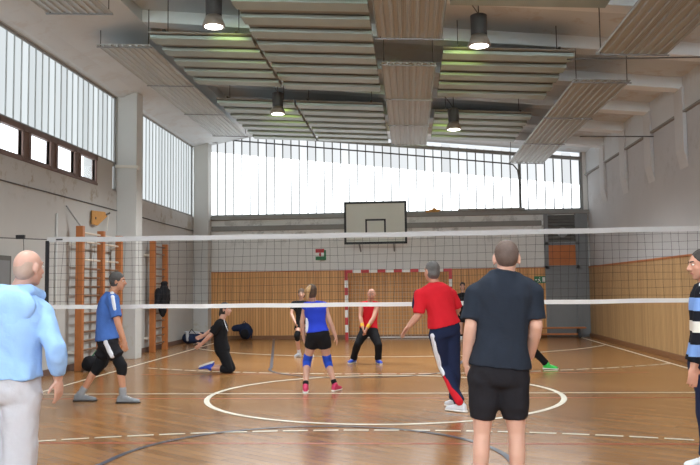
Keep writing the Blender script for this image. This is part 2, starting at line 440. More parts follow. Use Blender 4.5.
# left wall
wl = MB(); T = .3
wl.box((XL - T, YF, 0), (XL, YB, ZS))
wl.box((XL - T, YF, 5.95), (XL, YB, roof_z(XL) + .3))
wl.box((XL - T, 16.24, ZS), (XL, 17.12, 4.39))
wl.box((XL - T, 17.36, ZS), (XL, 17.78, 5.95))
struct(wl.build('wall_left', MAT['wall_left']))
for y0, y1 in ((17.38, 17.78), (23.75, 24.2), (5.6, 6.0)):
    p = MB(); p.box((XL, y0, 0), (XL + .46, y1, 6.1))
    struct(p.build('trim_%d' % nt_, MAT['pilaster'], bevel=.015)); nt_ += 1

def glazing(name, y0, y1, z0, z1, extra=None):
    fr = MB(); x = XL
    fr.box((x - .16, y0, z0), (x - .02, y1, z0 + .05)); fr.box((x - .16, y0, z1 - .05), (x - .02, y1, z1))
    fr.box((x - .16, y0, z0), (x - .02, y0 + .05, z1)); fr.box((x - .16, y1 - .05, z0), (x - .02, y1, z1))
    w = struct(fr.build(name, MAT['frame_grey']))
    gl = MB(); gl.box((x - .09, y0 + .03, z0 + .04), (x - .06, y1 - .03, z1 - .04)); gl.build('glass', MAT['glass_left'], w)
    ml = MB(); y = math.ceil(y0 / .26) * .26
    while y < y1:
        ml.box((x - .062, y - .009, z0 + .04), (x - .04, y + .009, z1 - .04)); y += .26
    ml.build('glazing_bar', MAT['mullion'], w)
    return w
glazing('window_1', YF, 17.36, 4.39, 5.95)
glazing('window_2', 17.78, 23.75, ZS, 5.98)
glazing('window_3', 17.12, 17.36, ZS, 4.39)
# row of small hopper windows with brown frames
hp = MB(); HY = [13.44 - 1.04 * k for k in range(-2, 15)]
xs0, xs1 = XL - .07, XL + .02
hp.box((xs0, YF, ZS), (xs1, 16.24, ZS + .05)); hp.box((xs0, YF, 4.30), (xs1, 16.24, 4.40))
edges = []
for k in range(0, 18):
    y1 = 16.15 - 1.06 * k; y0 = y1 - .76; edges.append((y0, y1))
hg = MB()
prev = 16.24
for y0, y1 in edges:
    if y0 < YF: break
    hp.box((xs0, y1, ZS), (xs1 - .03, prev, 4.4)); hp.box((xs0 - .01, y1, ZS), (xs1, y1 + .045, 4.4)); hp.box((xs0 - .01, y0 - .045, ZS), (xs1, y0, 4.4))
    hp.box((xs0, y0, ZS + .04), (xs1 - .01, y1, ZS + .09))
    hg.box((XL - .03, y0, ZS + .08), (XL - .022, y1, 4.31)); prev = y0
hp.box((xs0, YF, ZS), (xs1 - .03, prev, 4.4))
w4 = struct(hp.build('window_4', MAT['frame_brown'], bevel=.005)); hg.build('glass', MAT['clear_glass'], w4)

# back wall and its window band
wb = MB()
wb.box((XL - T, YB, 0), (XR + T, YB + T, 3.79)); wb.box((5.27, YB, 3.79), (XR + T, YB + T, 6)); wb.box((XL - T, YB, 3.79), (-6.3, YB + T, 7))
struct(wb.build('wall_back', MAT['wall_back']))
fr = MB(); x0, x1 = -6.3, 5.27
def bar_between(mb, a, b, w, d):
    a, b = V(a), V(b); ax = (b - a) / 2; dirn = ax.normalized(); up = V((0, 1, 0)); sd = dirn.cross(up)
    mb.obox((a + b) / 2, ax, up * d, sd * w)
fr.box((x0, YB + .02, 3.79), (x1, YB + .16, 3.86)); fr.box((x0, YB + .02, 3.79), (x0 + .05, YB + .16, 6.6)); fr.box((x1 - .05, YB + .02, 3.79), (x1, YB + .16, 5.6))
bar_between(fr, (x0, YB + .09, roof_z(x0) + .03), (x1, YB + .09, roof_z(x1) + .03), .05, .07)
w5 = struct(fr.build('window_5', MAT['frame_grey']))
def zl(x): return 5.17 - .113 * x
gl = MB(); gl.rings([[(x0, y, 3.83), (x1, y, 3.83), (x1, y, zl(x1)), (x0, y, zl(x0))] for y in (YB + .12, YB + .15)]); gl.build('glass', MAT['glass_back'], w5)
gt = MB(); gt.rings([[(x0, y, zl(x0)), (x1, y, zl(x1)), (x1, y, roof_z(x1) + .2), (x0, y, roof_z(x0) + .2)] for y in (YB + .12, YB + .15)]); gt.build('upper_glass', MAT['glass_back_dim'], w5)
ml = MB(); x = -6.24
while x < 5.25:
    ml.box((x - .015, YB + .07, 3.83), (x + .015, YB + .125, roof_z(x) + .1)); x += .26
ml.box((3.36, YB + .03, 3.83), (3.44, YB + .13, roof_z(3.4)))
ml.build('glazing_bar', MAT['mullion_dark'], w5)
# sill and beam under the back windows
sl = MB(); sl.box((XL + .46, YB - .16, 3.68), (XR, YB, 3.79)); struct(sl.build('trim_%d' % nt_, MAT['sill'], bevel=.01)); nt_ += 1
sl = MB(); sl.box((XL + .46, YB - .05, 3.34), (4.0, YB, 3.5)); struct(sl.build('trim_%d' % nt_, MAT['sill'], bevel=.02)); nt_ += 1
# wooden cladding
wc = MB(); wc.box((-6.14, YB - .05, .1), (4.06, YB, 2.05)); struct(wc.build('trim_%d' % nt_, MAT['wood_back'])); nt_ += 1
wc = MB(); wc.box((-6.14, YB - .07, 2.05), (4.06, YB, 2.08)); struct(wc.build('trim_%d' % nt_, MAT['ladder'])); nt_ += 1
wc = MB(); wc.box((XR - .05, YF, .1), (XR, YB, 2.05)); struct(wc.build('trim_%d' % nt_, MAT['wood_right'])); nt_ += 1
wc = MB(); wc.box((XR - .07, YF, 2.05), (XR, YB, 2.09)); struct(wc.build('trim_%d' % nt_, MAT['ladder'])); nt_ += 1
bb_ = MB(); bb_.box((-6.14, YB - .09, 0), (4.06, YB, .11)); struct(bb_.build('baseboard_back', MAT['base_wood'], bevel=.006))
bb_ = MB(); bb_.box((XR - .09, YF, 0), (XR, YB, .11)); struct(bb_.build('baseboard_right', MAT['base_wood'], bevel=.006))
bb_ = MB(); bb_.box((XL, YF, 0), (XL + .025, 17.38, .12)); bb_.box((XL, 17.78, 0), (XL + .025, 23.75, .12)); struct(bb_.build('baseboard_left', MAT['frame_brown'], bevel=.004))
# right wall
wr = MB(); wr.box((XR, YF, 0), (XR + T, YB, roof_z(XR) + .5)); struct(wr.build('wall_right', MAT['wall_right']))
# front wall (behind the photographer); its inferred, unseen window band is brightened as fill
wf = MB(); wf.box((XL - T, YF - T, 0), (XR + T, YF, 3.79)); wf.box((XL - T, YF - T, 5.4), (XR + T, YF, 7)); struct(wf.build('wall_front', MAT['wall_back']))
fr = MB(); fr.box((XL, YF - .16, 3.79), (XR, YF - .02, 3.86)); fr.box((XL, YF - .16, 5.33), (XR, YF - .02, 5.4)); w6 = struct(fr.build('window_6', MAT['frame_grey']))
gl = MB(); gl.box((XL, YF - .15, 3.85), (XR, YF - .12, 5.34)); gl.build('glass', MAT['glass_front'], w6)

# door in the far right corner: grey leaf, wooden panel over it, dark panel at the top
d = MB(); d.box((4.06, YB - .12, 0), (4.17, YB, 3.68)); d.box((4.97, YB - .12, 0), (5.08, YB, 3.68)); d.box((4.06, YB - .12, 2.02), (5.08, YB, 2.13)); d.box((4.06, YB - .12, 2.74), (5.08, YB, 2.83))
d.box((5.08, YB - .08, 0), (XR - .05, YB, 3.68))
d1 = struct(d.build('door_1', MAT['door_grey'], bevel=.006))
m_ = MB(); m_.box((4.17, YB - .08, 0), (4.97, YB, 2.02)); m_.box((4.4, YB - .085, 1.72), (4.7, YB - .07, 1.8)); m_.build('door_leaf', MAT['door_grey'], d1, bevel=.004)
m_ = MB(); m_.box((4.17, YB - .08, 2.13), (4.97, YB, 2.74)); m_.build('wooden_panel', MAT['door_wood'], d1)
m_ = MB()
for k in range(8): m_.obox((4.57, YB - .05, 2.89 + k * .1), (.4, 0, 0), (0, .05, .02), (0, -.003, .038))
m_.build('louvre', MAT['door_dark'], d1)
m_ = MB(); m_.tube([(4.6, YB - .13, 3.12), (4.6, YB - .05, 3.12)], .15, 24); m_.build('round_vent', MAT['grey_metal'], d1)
m_ = MB(); m_.tube([(4.86, YB - .13, 1.0), (4.92, YB - .13, 1.0), (4.92, YB - .07, 1.0)], .012); m_.build('door_handle', MAT['dark_metal'], d1)
d = MB(); d.box((XL, 11.55, 0), (XL + .06, 12.56, 2.12)); d2 = struct(d.build('door_2', MAT['door_dark'], bevel=.006))
m_ = MB(); m_.box((XL + .06, 11.63, .02), (XL + .075, 12.48, 2.04)); m_.build('door_leaf', MAT['door_grey'], d2)

# ------------------------------------------------------------------ things on the ceiling
def radiant(label, xa, xb, ya, yb, z, mat, bump_end=False):
    c = V(((xa + xb) / 2, (ya + yb) / 2, z)); sl = -.05
    t = thing('radiant_heating_panel', c, label, 'ceiling heater', 'radiant heating panels under the ceiling')
    pm = MB(); n = 8; w = (xb - xa) / n
    prof = []
    for k in range(n):
        a = xa + k * w
        prof += [(a + .01, 0), (a + .02, .022), (a + w * .3, .028), (a + w * .6, .028), (a + w * .72, .022), (a + w * .8, 0)]
    prof = [(x, z + sl * (x - c.x) + dz - .03) for x, dz in prof]
    top = [(xb, z + sl * (xb - c.x) + .005), (xa, z + sl * (xa - c.x) + .005)]
    pm.rings([[(x, y, zz) for x, zz in prof + top] for y in (ya, yb)]); pm.build('panel_sheet', mat, t)
    for y in [ya + .06] + [ya + (yb - ya) * q for q in (.33, .66)] + [yb - .06]:
        r = MB(); r.obox((c.x, y, z - .035), ((xb - xa) / 2 + .02, 0, sl * (xb - xa) / 2), (0, .012, 0), (0, 0, .01)); r.build('cross_rail', MAT['grey_metal'], t)
    for y in (ya + .06, yb - .06):
        for x in (xa + .05, xb - .05):
            r = MB(); r.tube([(x, y, z), (x, y, roof_z(x) + .23)], .008, 6); r.build('hanger_rod', MAT['dark_metal'], t)
    return t
radiant('grey corrugated heater strip along the left, its near end cut by the photo', -5.7, -4.64, 3.0, 12.0, 5.96, MAT['radiant_left'])
radiant('long grey corrugated heater strip beside the left wall windows, running to the back window', -5.5, -4.52, 13.45, 21.9, 5.9, MAT['radiant_left'])
radiant('beige perforated heater strip at the top centre, nearer of the two middle ones', -.42, .54, 3.0, 11.5, 5.2, MAT['radiant'])
radiant('beige heater strip over the backboard, farther of the two middle ones', -.42, .5, 13.0, 20.6, 5.27, MAT['radiant'])
radiant('wide perforated heater strip at the top right corner of the view', 2.78, 3.78, 3.0, 11.6, 4.88, MAT['radiant'])
radiant('grey ribbed heater strip ending above the right end of the back window', 2.85, 3.8, 13.5, 22.4, 5.0, MAT['radiant'])

def hung(label, xa, xb, ys, zf):
    c = V(((xa + xb) / 2, (ys[0] + ys[-1]) / 2, zf((xa + xb) / 2)))
    t = thing('slatted_ceiling_panel', c, label, 'ceiling panel', 'slatted panels hung under the roof')
    za, zb = zf(xa), zf(xb)
    for y in ys:
        m = MB(); w = .17; h = .05
        sec = [(-w, 0), (w, 0), (w + .01, h), (w - .02, h), (w - .03, .02), (-w + .03, .02), (-w + .02, h), (-w - .01, h)]
        m.rings([[(x, y + a, z + b) for a, b in sec] for x, z in ((xa, za), (xb, zb))]); m.build('slat', MAT['board'], t)
    m = MB(); m.rings([[(x, ys[0] - .25, z), (x, ys[-1] + .25, z), (x, ys[-1] + .25, z + .02), (x, ys[0] - .25, z + .02)] for x, z in ((xa, za + .07), (xb, zb + .07))]); m.build('gap_shade_sheet', MAT['gap_shade'], t)  # added grey sheet that makes the gaps between slats read as shaded
    for x in (xa + .25, xb - .25):
        m = MB(); z = zf(x) + .13; m.box((x - .02, ys[0] - .25, z - .03), (x + .02, ys[-1] + .25, z)); m.build('carrier_rail', MAT['dark_metal'], t)
        for y in (ys[0], ys[-1]):
            m = MB(); m.tube([(x, y, z), (x, y, roof_z(x) + .23)], .008, 6); m.build('hanger_rod', MAT['dark_metal'], t)
    return t
zs_ = lambda x: 5.42 - .06 * x
rows = lambda a, n, p=.66: [a + p * i for i in range(n)]
hung('slatted panel beside the left heater strip, four or five boards behind the near left lamp', -4.2, -2.5, rows(12.65, 5), zs_)
hung('largest slatted panel left of the middle heater, reaching the top edge', -2.44, -.52, rows(10.2, 9), zs_)
hung('slatted panel over the far left corner of the back window', -4.2, -2.48, rows(17.2, 7), zs_)
hung('slatted panel left of the middle heater, next to the back window', -2.42, -.52, rows(17.2, 7), zs_)
hung('slatted panel between middle and right heaters at the very top edge', .62, 2.7, rows(9.2, 3), zs_)
hung('slatted panel between middle and right heaters, behind the near right lamp', .62, 2.75, rows(13.1, 5), zs_)
hung('slatted panel between middle and right heaters, close to the back window', .62, 2.75, rows(17.7, 5), zs_)

def lamp(label, x, y, z, zc):
    t = thing('high_bay_lamp', (x, y, z), label, 'ceiling lamp', 'high bay lamps')
    m = MB(); m.lathe((x, y, z), [(.06, .15), (.115, .16), (.115, .17), (.12, .45), (.10, .46), (.05, .47)]); m.build('housing', MAT['housing'], t, smooth=False)
    m = MB(); m.lathe((x, y, z), [(.162, 0), (.168, .01), (.155, .05), (.11, .16), (.10, .155), (.145, .05), (.152, .012)]); m.build('reflector', MAT['reflector'], t, smooth=True)
    m = MB(); m.lathe((x, y, z), [(.01, -.012), (.10, -.008), (.155, .006), (.15, .012), (.01, .012)]); m.build('lens', MAT['lamp_glow'], t, smooth=True)
    m = MB(); m.tube([(x, y, z + .46), (x, y, z + .5), (x, y, zc)], .009, 6); m.build('hanger', MAT['dark_metal'], t)
    m = MB(); m.tube([(x, y, z + .47), (x - .08, y, z + .6), (x - .22, y, z + .78), (x - .3, y, zc)], .008, 6); m.build('power_cable', MAT['cable'], t)
    L = bpy.data.lights.new('lamp_light', 'SPOT'); L.energy = 360 if y < 14 else 900; L.spot_size = math.radians(150); L.spot_blend = .6; L.shadow_soft_size = .15; L.color = (.92, .98, 1)
    lo = bpy.data.objects.new('lamp_light', L); COL.objects.link(lo); lo.parent = t; lo.location = (0, 0, -.03)
    # added green spot beside the reflector, throws a glow on the boards behind
    U = bpy.data.lights.new('glow_spot', 'SPOT'); U.energy = 60; U.spot_size = math.radians(34); U.spot_blend = 1.0; U.shadow_soft_size = .05; U.color = (.78, 1, .22)
    uo = bpy.data.objects.new('glow_spot', U); COL.objects.link(uo); uo.parent = t; uo.location = (0, .2, .08)
    uo.rotation_euler = V((-.1, 1, .1)).to_track_quat('-Z', 'Y').to_euler()
    return t
lamp('lit round hanging lamp in front of the left slatted panels, at the top edge', -2.76, 11.0, 5.31, roof_z(-2.74) + .23)
lamp('lit round hanging lamp in front of the right slatted panels, nearer of the right pair', 1.06, 11.3, 4.98, roof_z(1) + .23)
lamp('lit round hanging lamp nearest the left end of the back window', -2.74, 16.45, 5.24, roof_z(-2.74) + .23)
lamp('lit round hanging lamp just right of the far middle heater strip', 1.0, 16.9, 4.89, roof_z(1) + .23)
for i, (x, y) in enumerate(((-2.74, 5.4), (1.0, 5.6), (-2.74, .2), (1.0, .2))):
    lamp(['lit hanging lamp above the near left court, out of view', 'lit hanging lamp above the near right court, out of view', 'lit hanging lamp above the left of the camera, out of view', 'lit hanging lamp above the right of the camera, out of view'][i], x, y, 5.1, roof_z(x) + .23)

# cables and tie rods
def cable(label, pts, r, mat, name='cable', cat='cable'):
    m = MB(); m.tube(pts, r, 8); return tag(m.build(name, mat, org=pts[0], smooth=True), label, cat)
cable('thin dark cable running along the left wall under the windows', [(XL + .016, YF + .1, 3.345), (XL + .016, 8, 3.335), (XL + .016, 14, 3.345), (XL + .016, 17.36, 3.34)], .012, MAT['cable'])
cable('thin dark cable on the left wall between the two pilasters', [(XL + .016, 17.8, 3.34), (XL + .016, 21, 3.33), (XL + .016, 23.7, 3.34)], .012, MAT['cable'])
cable('dark pipe crossing the back window under the roof and bending down at its right', [(-6.1, YB - .02, 6.27), (-3, YB - .02, 5.93), (0, YB - .02, 5.6), (3.0, YB - .02, 5.26), (3.2, YB - .02, 5.22), (3.33, YB - .02, 5.05), (3.38, YB - .02, 4.7), (3.4, YB - .02, 3.8)], .022, MAT['cable'], 'pipe', 'pipe')
cable('pale vertical pipe on the left wall near the left end of the net', [(XL + .022, 14.3, .12), (XL + .022, 14.3, 3.0)], .02, MAT['pipe'], 'pipe', 'pipe')
cable('thin dark tie rod from the far right heater strip to the right wall', [(3.8, 17.6, 4.8), (5.39, 17.6, 4.76)], .012, MAT['cable'], 'tie_rod', 'rod')
cable('thin dark tie rod across the top right heater strip to the right wall', [(2.5, 12.3, 5.03), (5.3, 12.3, 4.98)], .012, MAT['cable'], 'tie_rod', 'rod')
m = MB(); m.box((-6.13, YB - .35, 6.08), (-5.9, YB - .17, 6.26)); m.box((-6.05, YB - .17, 6.12), (-5.98, YB + .02, 6.2)); tag(m.build('wall_speaker', MAT['grey_metal'], org=(-6, YB - .25, 6.1), bevel=.01), 'small grey box in the upper left corner of the back window', 'speaker')
m = MB(); m.obox((-6.33, 17.3, 4.33), (.27, 0, -.015), (0, .025, 0), (0, 0, .03)); m.tube([(-6.1, 17.3, 4.3), (-6.06, 17.3, 4.3)], .05, 12); tag(m.build('wall_bracket', MAT['bracket'], org=(-6.6, 17.3, 4.3)), 'white metal bracket arm on the left wall in front of the pilaster', 'bracket')
m = MB(); m.tube([(1.5, YB - .12, 3.84), (3.5, YB - .11, 3.845)], .05, 12); tag(m.build('rolled_screen', MAT['sill'], org=(2.5, YB - .12, 3.79), smooth=False), 'long grey roll lying on the sill of the back window', 'roll')
m = MB()
for a, b, r in (((.55, YB - .1, 3.83), (.9, YB - .1, 3.84), .035), ((.65, YB - .09, 3.86), (.95, YB - .1, 3.86), .03)): m.cap(a, b, r, r)
m.sph((.78, YB - .1, 3.87), .07); tag(m.build('rag', MAT['plywood'], org=(.75, YB - .1, 3.79), smooth=True), 'small tan bundle on the sill of the back window, right of the backboard', 'rag')

# ------------------------------------------------------------------ wall bars, hoop board, backboard, goal
def wall_bars(label, ys, ztop, nr, pale):
    t = thing('stall_bars', (XL + .2, (ys[0] + ys[-1]) / 2, 0), label, 'wall bars', 'wooden wall bars on the left wall')
    for i, y in enumerate(ys):
        m = MB(); m.box((XL + .14, y - .055, 0), (XL + .28, y + .055, ztop - .03 * i)); m.build('upright', MAT['ladder'], t, bevel=.008)
        for z in (.35, ztop - .35):
            m = MB(); m.box((XL, y - .03, z - .025), (XL + .15, y + .03, z + .025)); m.build('wall_bracket', MAT['bracket'], t)
    for a, b in zip(ys, ys[1:]):
        for k in range(nr):
            z = .2 + (ztop - .32) * k / (nr - 1)
            if k in (nr - 3,): continue
            m = MB(); m.cap((XL + .2, a + .02, z), (XL + .2, b - .02, z), .021, .021, 10); m.build('rung', MAT['rung_pale'] if k in pale else MAT['rung'], t, smooth=True)
    return t
wall_bars('wide wooden wall bars with three uprights, behind the blue-shirted walker', [14.93, 15.98, 17.0], 2.8, 15, (11, 13, 14))
wall_bars('narrow wooden wall bars with two uprights and a black jacket hanging on them', [19.3, 20.3], 2.76, 14, ())
# black jacket
jk = thing('jacket', (XL + .37, 19.7, .9), 'black jacket hanging on the narrow wall bars', 'jacket')
m = MB()
m.ell((XL + .37, 19.72, 1.42), (.09, 0, 0), (0, .30, 0), (0, 0, .30)); m.ell((XL + .37, 19.6, 1.1), (.08, 0, 0), (0, .2, 0), (0, 0, .24)); m.cap((XL + .37, 19.25, 1.5), (XL + .38, 19.14, 1.2), .09, .07); m.cap((XL + .37, 19.95, 1.5), (XL + .37, 20.02, 1.2), .09, .06)
m.skinned('jacket_body', MAT['dark_cloth'], jk, .015, 3, .02, 8)
m = MB(); m.cap((XL + .38, 19.6, 1.7), (XL + .38, 19.8, 1.71), .06, .06); m.skinned('collar', MAT['dark_cloth'], jk, .015, 2, .01, 9)
# small plywood hoop board folded to the wall above the bars
t = thing('folding_hoop_board', (XL, 16.0, 2.9), 'small plywood board folded against the left wall above the wide wall bars', 'board')
pr = [(.06, 15.86, 2.92), (.10, 16.06, 2.9), (.2, 16.34, 3.12), (.18, 16.24, 3.2), (.06, 15.86, 3.2)]
m = MB(); m.rings([[(XL + a, y, z) for a, y, z in pr], [(XL + a - .05, y + .05, z) for a, y, z in pr]]); m.build('board', MAT['plywood'], t)
m = MB(); m.box((XL, 15.95, 3.02), (XL + .1, 16.0, 3.07)); m.build('bracket', MAT['dark_metal'], t)
m = MB(); m.tube([(XL + .18, 16.28, 3.14), (XL + .22, 16.4, 3.19)], .02, 8); m.build('end_pin', MAT['dark_metal'], t)
m = MB(); m.tube([(XL + .02, 14.7, 3.18), (XL + .2, 14.95, 2.8)], .015, 8); tag(m.build('stay_rod', MAT['grey_metal'], org=(XL + .1, 15, 3.1)), 'short slanting grey rod above the first upright of the wide wall bars', 'rod')
m = MB(); m.tube([(XL + .02, 16.85, 3.25), (XL + .2, 16.3, 2.8)], .012, 8); tag(m.build('stay_rod', MAT['bracket'], org=(XL + .1, 17, 3.1)), 'short pale rod slanting from the folded plywood board down to the wall bars', 'rod')

# basketball backboard on the far wall
YBB = 22.9
q = lambda x, y: P(x, y, YBB)
a = q(343.8, 202); c = q(407.3, 243.4)
bx0, bx1, bz0, bz1 = a.x, c.x, c.z, a.z
t = thing('basketball_backboard', ((bx0 + bx1) / 2, YBB, bz0), 'white basketball backboard with black border high on the back wall', 'backboard')
m = MB(); m.box((bx0, YBB, bz0), (bx1, YBB + .04, bz1)); m.build('board', MAT['board_white'], t)
m = MB(); e = .065; y0, y1 = YBB - .012, YBB + .05
m.box((bx0, y0, bz0), (bx1, y1, bz0 + e)); m.box((bx0, y0, bz1 - e), (bx1, y1, bz1)); m.box((bx0, y0, bz0), (bx0 + e, y1, bz1)); m.box((bx1 - e, y0, bz0), (bx1, y1, bz1)); m.build('border', MAT['black'], t)
a2 = q(365.2, 219.2); c2 = q(386, 237); e = .05
m = MB(); y1 = YBB + .002
m.box((a2.x, y0, c2.z), (c2.x, y1, c2.z + e)); m.box((a2.x, y0, a2.z - e), (c2.x, y1, a2.z)); m.box((a2.x, y0, c2.z), (a2.x + e, y1, a2.z)); m.box((c2.x - e, y0, c2.z), (c2.x, y1, a2.z)); m.build('target_square', MAT['black'], t)
for x in (bx0 + .4, bx1 - .4):
    m = MB(); m.tube([(x, YBB + .06, bz1 - .25), (x, YB, bz1 - .2)], .03, 8); m.tube([(x, YBB + .06, bz0 + .2), (x, YB, bz0 - .15)], .025, 8); m.build('wall_strut', MAT['grey_metal'], t)

# handball goal
YG = 23.55
t = thing('handball_goal', (CXH, YG, 0), 'red and white banded handball goal at the back wall', 'goal')
gx0, gx1, gz = -1.94, 1.24, 2.07; hw = .045
def banded(name, p, qv, n, first, parent):
    p, qv = V(p), V(qv); m = MB(); d = (qv - p) / n; dirn = d.normalized(); s1 = V((0, 1, 0)); s2 = dirn.cross(s1)
    for k in range(n): m.obox(p + d * (k + .5), d / 2, s1 * hw, s2 * hw, (k + first) % 2)
    return m.build(name, [MAT['red'], MAT['white']], parent)
banded('post', (gx0 + hw, YG, 0), (gx0 + hw, YG, gz - .09), 9, 0, t); banded('post', (gx1 - hw, YG, 0), (gx1 - hw, YG, gz - .09), 9, 0, t)
banded('crossbar', (gx0, YG, gz - hw), (gx1, YG, gz - hw), 13, 0, t)
m = MB()
for x in (gx0 + hw, gx1 - hw): m.tube([(x, YG + .04, gz - .06), (x, YB - .12, gz - .3), (x, YB - .12, .03), (x, YG + .04, .03)], .02, 8)
m.tube([(gx0 + hw, YB - .12, .03), (gx1 - hw, YB - .12, .03)], .02, 8); m.build('net_frame', MAT['white'], t)
m = MB(); yb = YB - .15
for k in range(27):
    x = gx0 + .05 + (gx1 - gx0 - .1) * k / 26; m.tube([(x, YG + .03, gz - .07), (x, yb, gz - .32), (x, yb, .03)], .004, 4)
for k in range(15):
    z = .1 + (gz - .45) * k / 14; m.tube([(gx0 + .05, YG + .04, z), (gx0 + .05, yb, z), (gx1 - .05, yb, z), (gx1 - .05, YG + .04, z)], .004, 4)
m.build('netting', MAT['goal_net'], t)

# flag plaque and exit sign
a = P(315.5, 249, YB - .03); c = P(326, 260, YB - .03)
t = thing('wall_flag', (a.x + .15, YB - .03, c.z), 'small red white and green flag with dark edge on the back wall', 'flag')
zz = [c.z + (a.z - c.z) * k / 3 for k in range(4)]
for k, mt in enumerate(('green', 'white', 'red')):
    m = MB(); m.box((a.x, YB - .03, zz[k]), (c.x - .05, YB, zz[k + 1])); m.build('band', MAT[mt], t)
m = MB(); m.box((c.x - .06, YB - .035, c.z), (c.x, YB, a.z - .04)); m.build('edge', MAT['green'], t)
m = MB(); m.ell(((a.x + c.x) / 2 - .02, YB - .032, (a.z + c.z) / 2), (.035, 0, 0), (0, .006, 0), (0, 0, .06), 12, 8); m.build('emblem', MAT['red'], t)
a = P(534, 276.3, YB - .06); c = P(546, 283, YB - .06)
t = thing('exit_sign', (a.x, YB - .06, c.z), 'green exit sign on the wooden cladding beside the grey door', 'sign')
m = MB(); m.box((a.x, YB - .075, c.z), (c.x, YB - .05, a.z)); m.build('plate', MAT['green'], t)
# white running figure, arrow and doorway
m = MB(); w = c.x - a.x; h = a.z - c.z; y0 = YB - .08
def R(x0, z0, x1, z1): m.box((a.x + x0 * w, y0, c.z + z0 * h), (a.x + x1 * w, y0 + .006, c.z + z1 * h))
R(.70, .15, .92, .85); R(.33, .45, .43, .6); R(.38, .3, .5, .55)
m.sph((a.x + .47 * w, y0, c.z + .76 * h), .013)
m.obox((a.x + .36 * w, y0 + .003, c.z + .25 * h), (.03, 0, .02), (0, .003, 0), (-.004, 0, .008)); m.obox((a.x + .5 * w, y0 + .003, c.z + .24 * h), (.02, 0, -.025), (0, .003, 0), (.006, 0, .006))
R(.08, .42, .24, .58)
m.build('pictogram', MAT['white'], t)

# gymnastic bench and bags
t = thing('gym_bench', (4.1, YB - .5, 0), 'low red-brown bench in front of the grey door', 'bench')
m = MB(); m.box((3.0, YB - .62, .27), (5.1, YB - .36, .31)); m.build('seat', MAT['ladder'], t, bevel=.006)
for x in (3.3, 4.9):
    m = MB(); m.rings([[(x - .03, YB - .66, 0), (x + .03, YB - .66, 0), (x + .03, YB - .58, .27), (x - .03, YB - .58, .27)], [(x - .03, YB - .32, 0), (x + .03, YB - .32, 0), (x + .03, YB - .4, .27), (x - .03, YB - .4, .27)]]); m.build('leg', MAT['black'], t)
m = MB(); m.box((3.3, YB - .51, .08), (4.9, YB - .47, .13)); m.build('stretcher', MAT['ladder'], t)
t = thing('sports_bag', (-6.25, 22.4, 0), 'navy sports bag with a grey towel on it, in the far left corner', 'bag')
m = MB(); m.cap((-6.35, 22.30, .17), (-5.98, 22.45, .16), .16, .16); m.ell((-6.3, 22.30, .15), (.16, 0, 0), (0, .22, 0), (0, 0, .15)); m.skinned('bag_body', MAT['navy'], t, .015, 3, .012, 8)
m = MB(); m.cap((-6.38, 22.20, .33), (-6.05, 22.35, .31), .05, .045); m.cap((-6.33, 22.15, .33), (-6.3, 22.10, .12), .05, .04); m.skinned('towel', MAT['grey_cloth'], t, .012, 3, .01, 10)
m = MB(); m.tube([(-6.3, 22.20, .3), (-6.2, 22.15, .42), (-6.1, 22.20, .3)], .012, 8); m.build('handle', MAT['dark_cloth'], t, smooth=True)
t = thing('backpack', (-5.0, 23.6, 0), 'dark blue backpack slumped at the back wall behind the kneeling player', 'bag')
m = MB(); m.ell((-4.98, 23.72, .27), (.19, 0, 0), (0, .14, 0), (0, 0, .25)); m.cap((-5.3, 23.72, .36), (-4.95, 23.7, .4), .1, .12); m.skinned('bag_body', MAT['navy'], t, .015, 3, .014, 8)
m = MB(); m.ell((-4.98, 23.58, .2), (.13, 0, 0), (0, .07, 0), (0, 0, .14)); m.skinned('pocket', MAT['dark_cloth'], t, .012, 3, .01, 9)
m = MB(); m.tube([(-5.05, 23.65, .5), (-5.0, 23.6, .58), (-4.93, 23.66, .5)], .014, 8); m.tube([(-4.82, 23.66, .42), (-4.74, 23.58, .3), (-4.78, 23.6, .06)], .018, 8); m.build('strap', MAT['navy'], t, smooth=True)
t = thing('gym_bag', (-6.1, 14.95, 0), 'dark red and green patterned gym bag on the floor below the wide wall bars', 'bag')
m = MB(); m.cap((-6.1, 14.75, .15), (-6.05, 15.2, .15), .15, .14); m.skinned('bag_body', MAT['dark_cloth'], t, .015, 3, .012, 8)
m = MB(); m.ell((-5.97, 14.9, .2), (.06, 0, 0), (0, .12, 0), (0, 0, .07)); m.skinned('side_pocket', MAT['red'], t, .012, 3, .008, 9)
m = MB(); m.tube([(-6.08, 14.8, .28), (-6.04, 14.9, .38), (-6.04, 15.05, .38), (-6.05, 15.15, .28)], .014, 8); m.build('handle', MAT['green'], t, smooth=True)

# ------------------------------------------------------------------ the net
YN = 11.25; nx0, nx1 = -5.32, 4.2; nb, ntp = 1.27, 2.32
t = thing('volleyball_net', (-.5, YN, nb), 'black volleyball net with white tapes stretched across the hall', 'net')
sag = lambda x: -.012 * (1 - ((x - (nx0 + nx1) / 2) / ((nx1 - nx0) / 2)) ** 2)
m = MB(); nst = 82
for k in range(nst + 1):
    x = nx0 + (nx1 - nx0) * k / nst; pts = []
    for j in range(5):
        z = nb + (ntp - nb) * j / 4; pts.append((x + .012 * math.sin(k * 1.7 + j) + (.03 * math.sin(k * .31) + .02) * (j / 4 - .5), YN + .004 * math.sin(k + 2 * j), z + sag(x)))
    m.tube(pts, .0019, 4)
for k in range(1, 10):
    z = nb + (ntp - nb) * k / 10; m.tube([(nx0 + (nx1 - nx0) * i / 40, YN + .006 * math.sin(i * 1.3 + k), z + sag(nx0 + (nx1 - nx0) * i / 40) + .006 * math.sin(i * .9 + k * 2)) for i in range(41)], .0019, 4)
m.build('netting', MAT['net'], t)
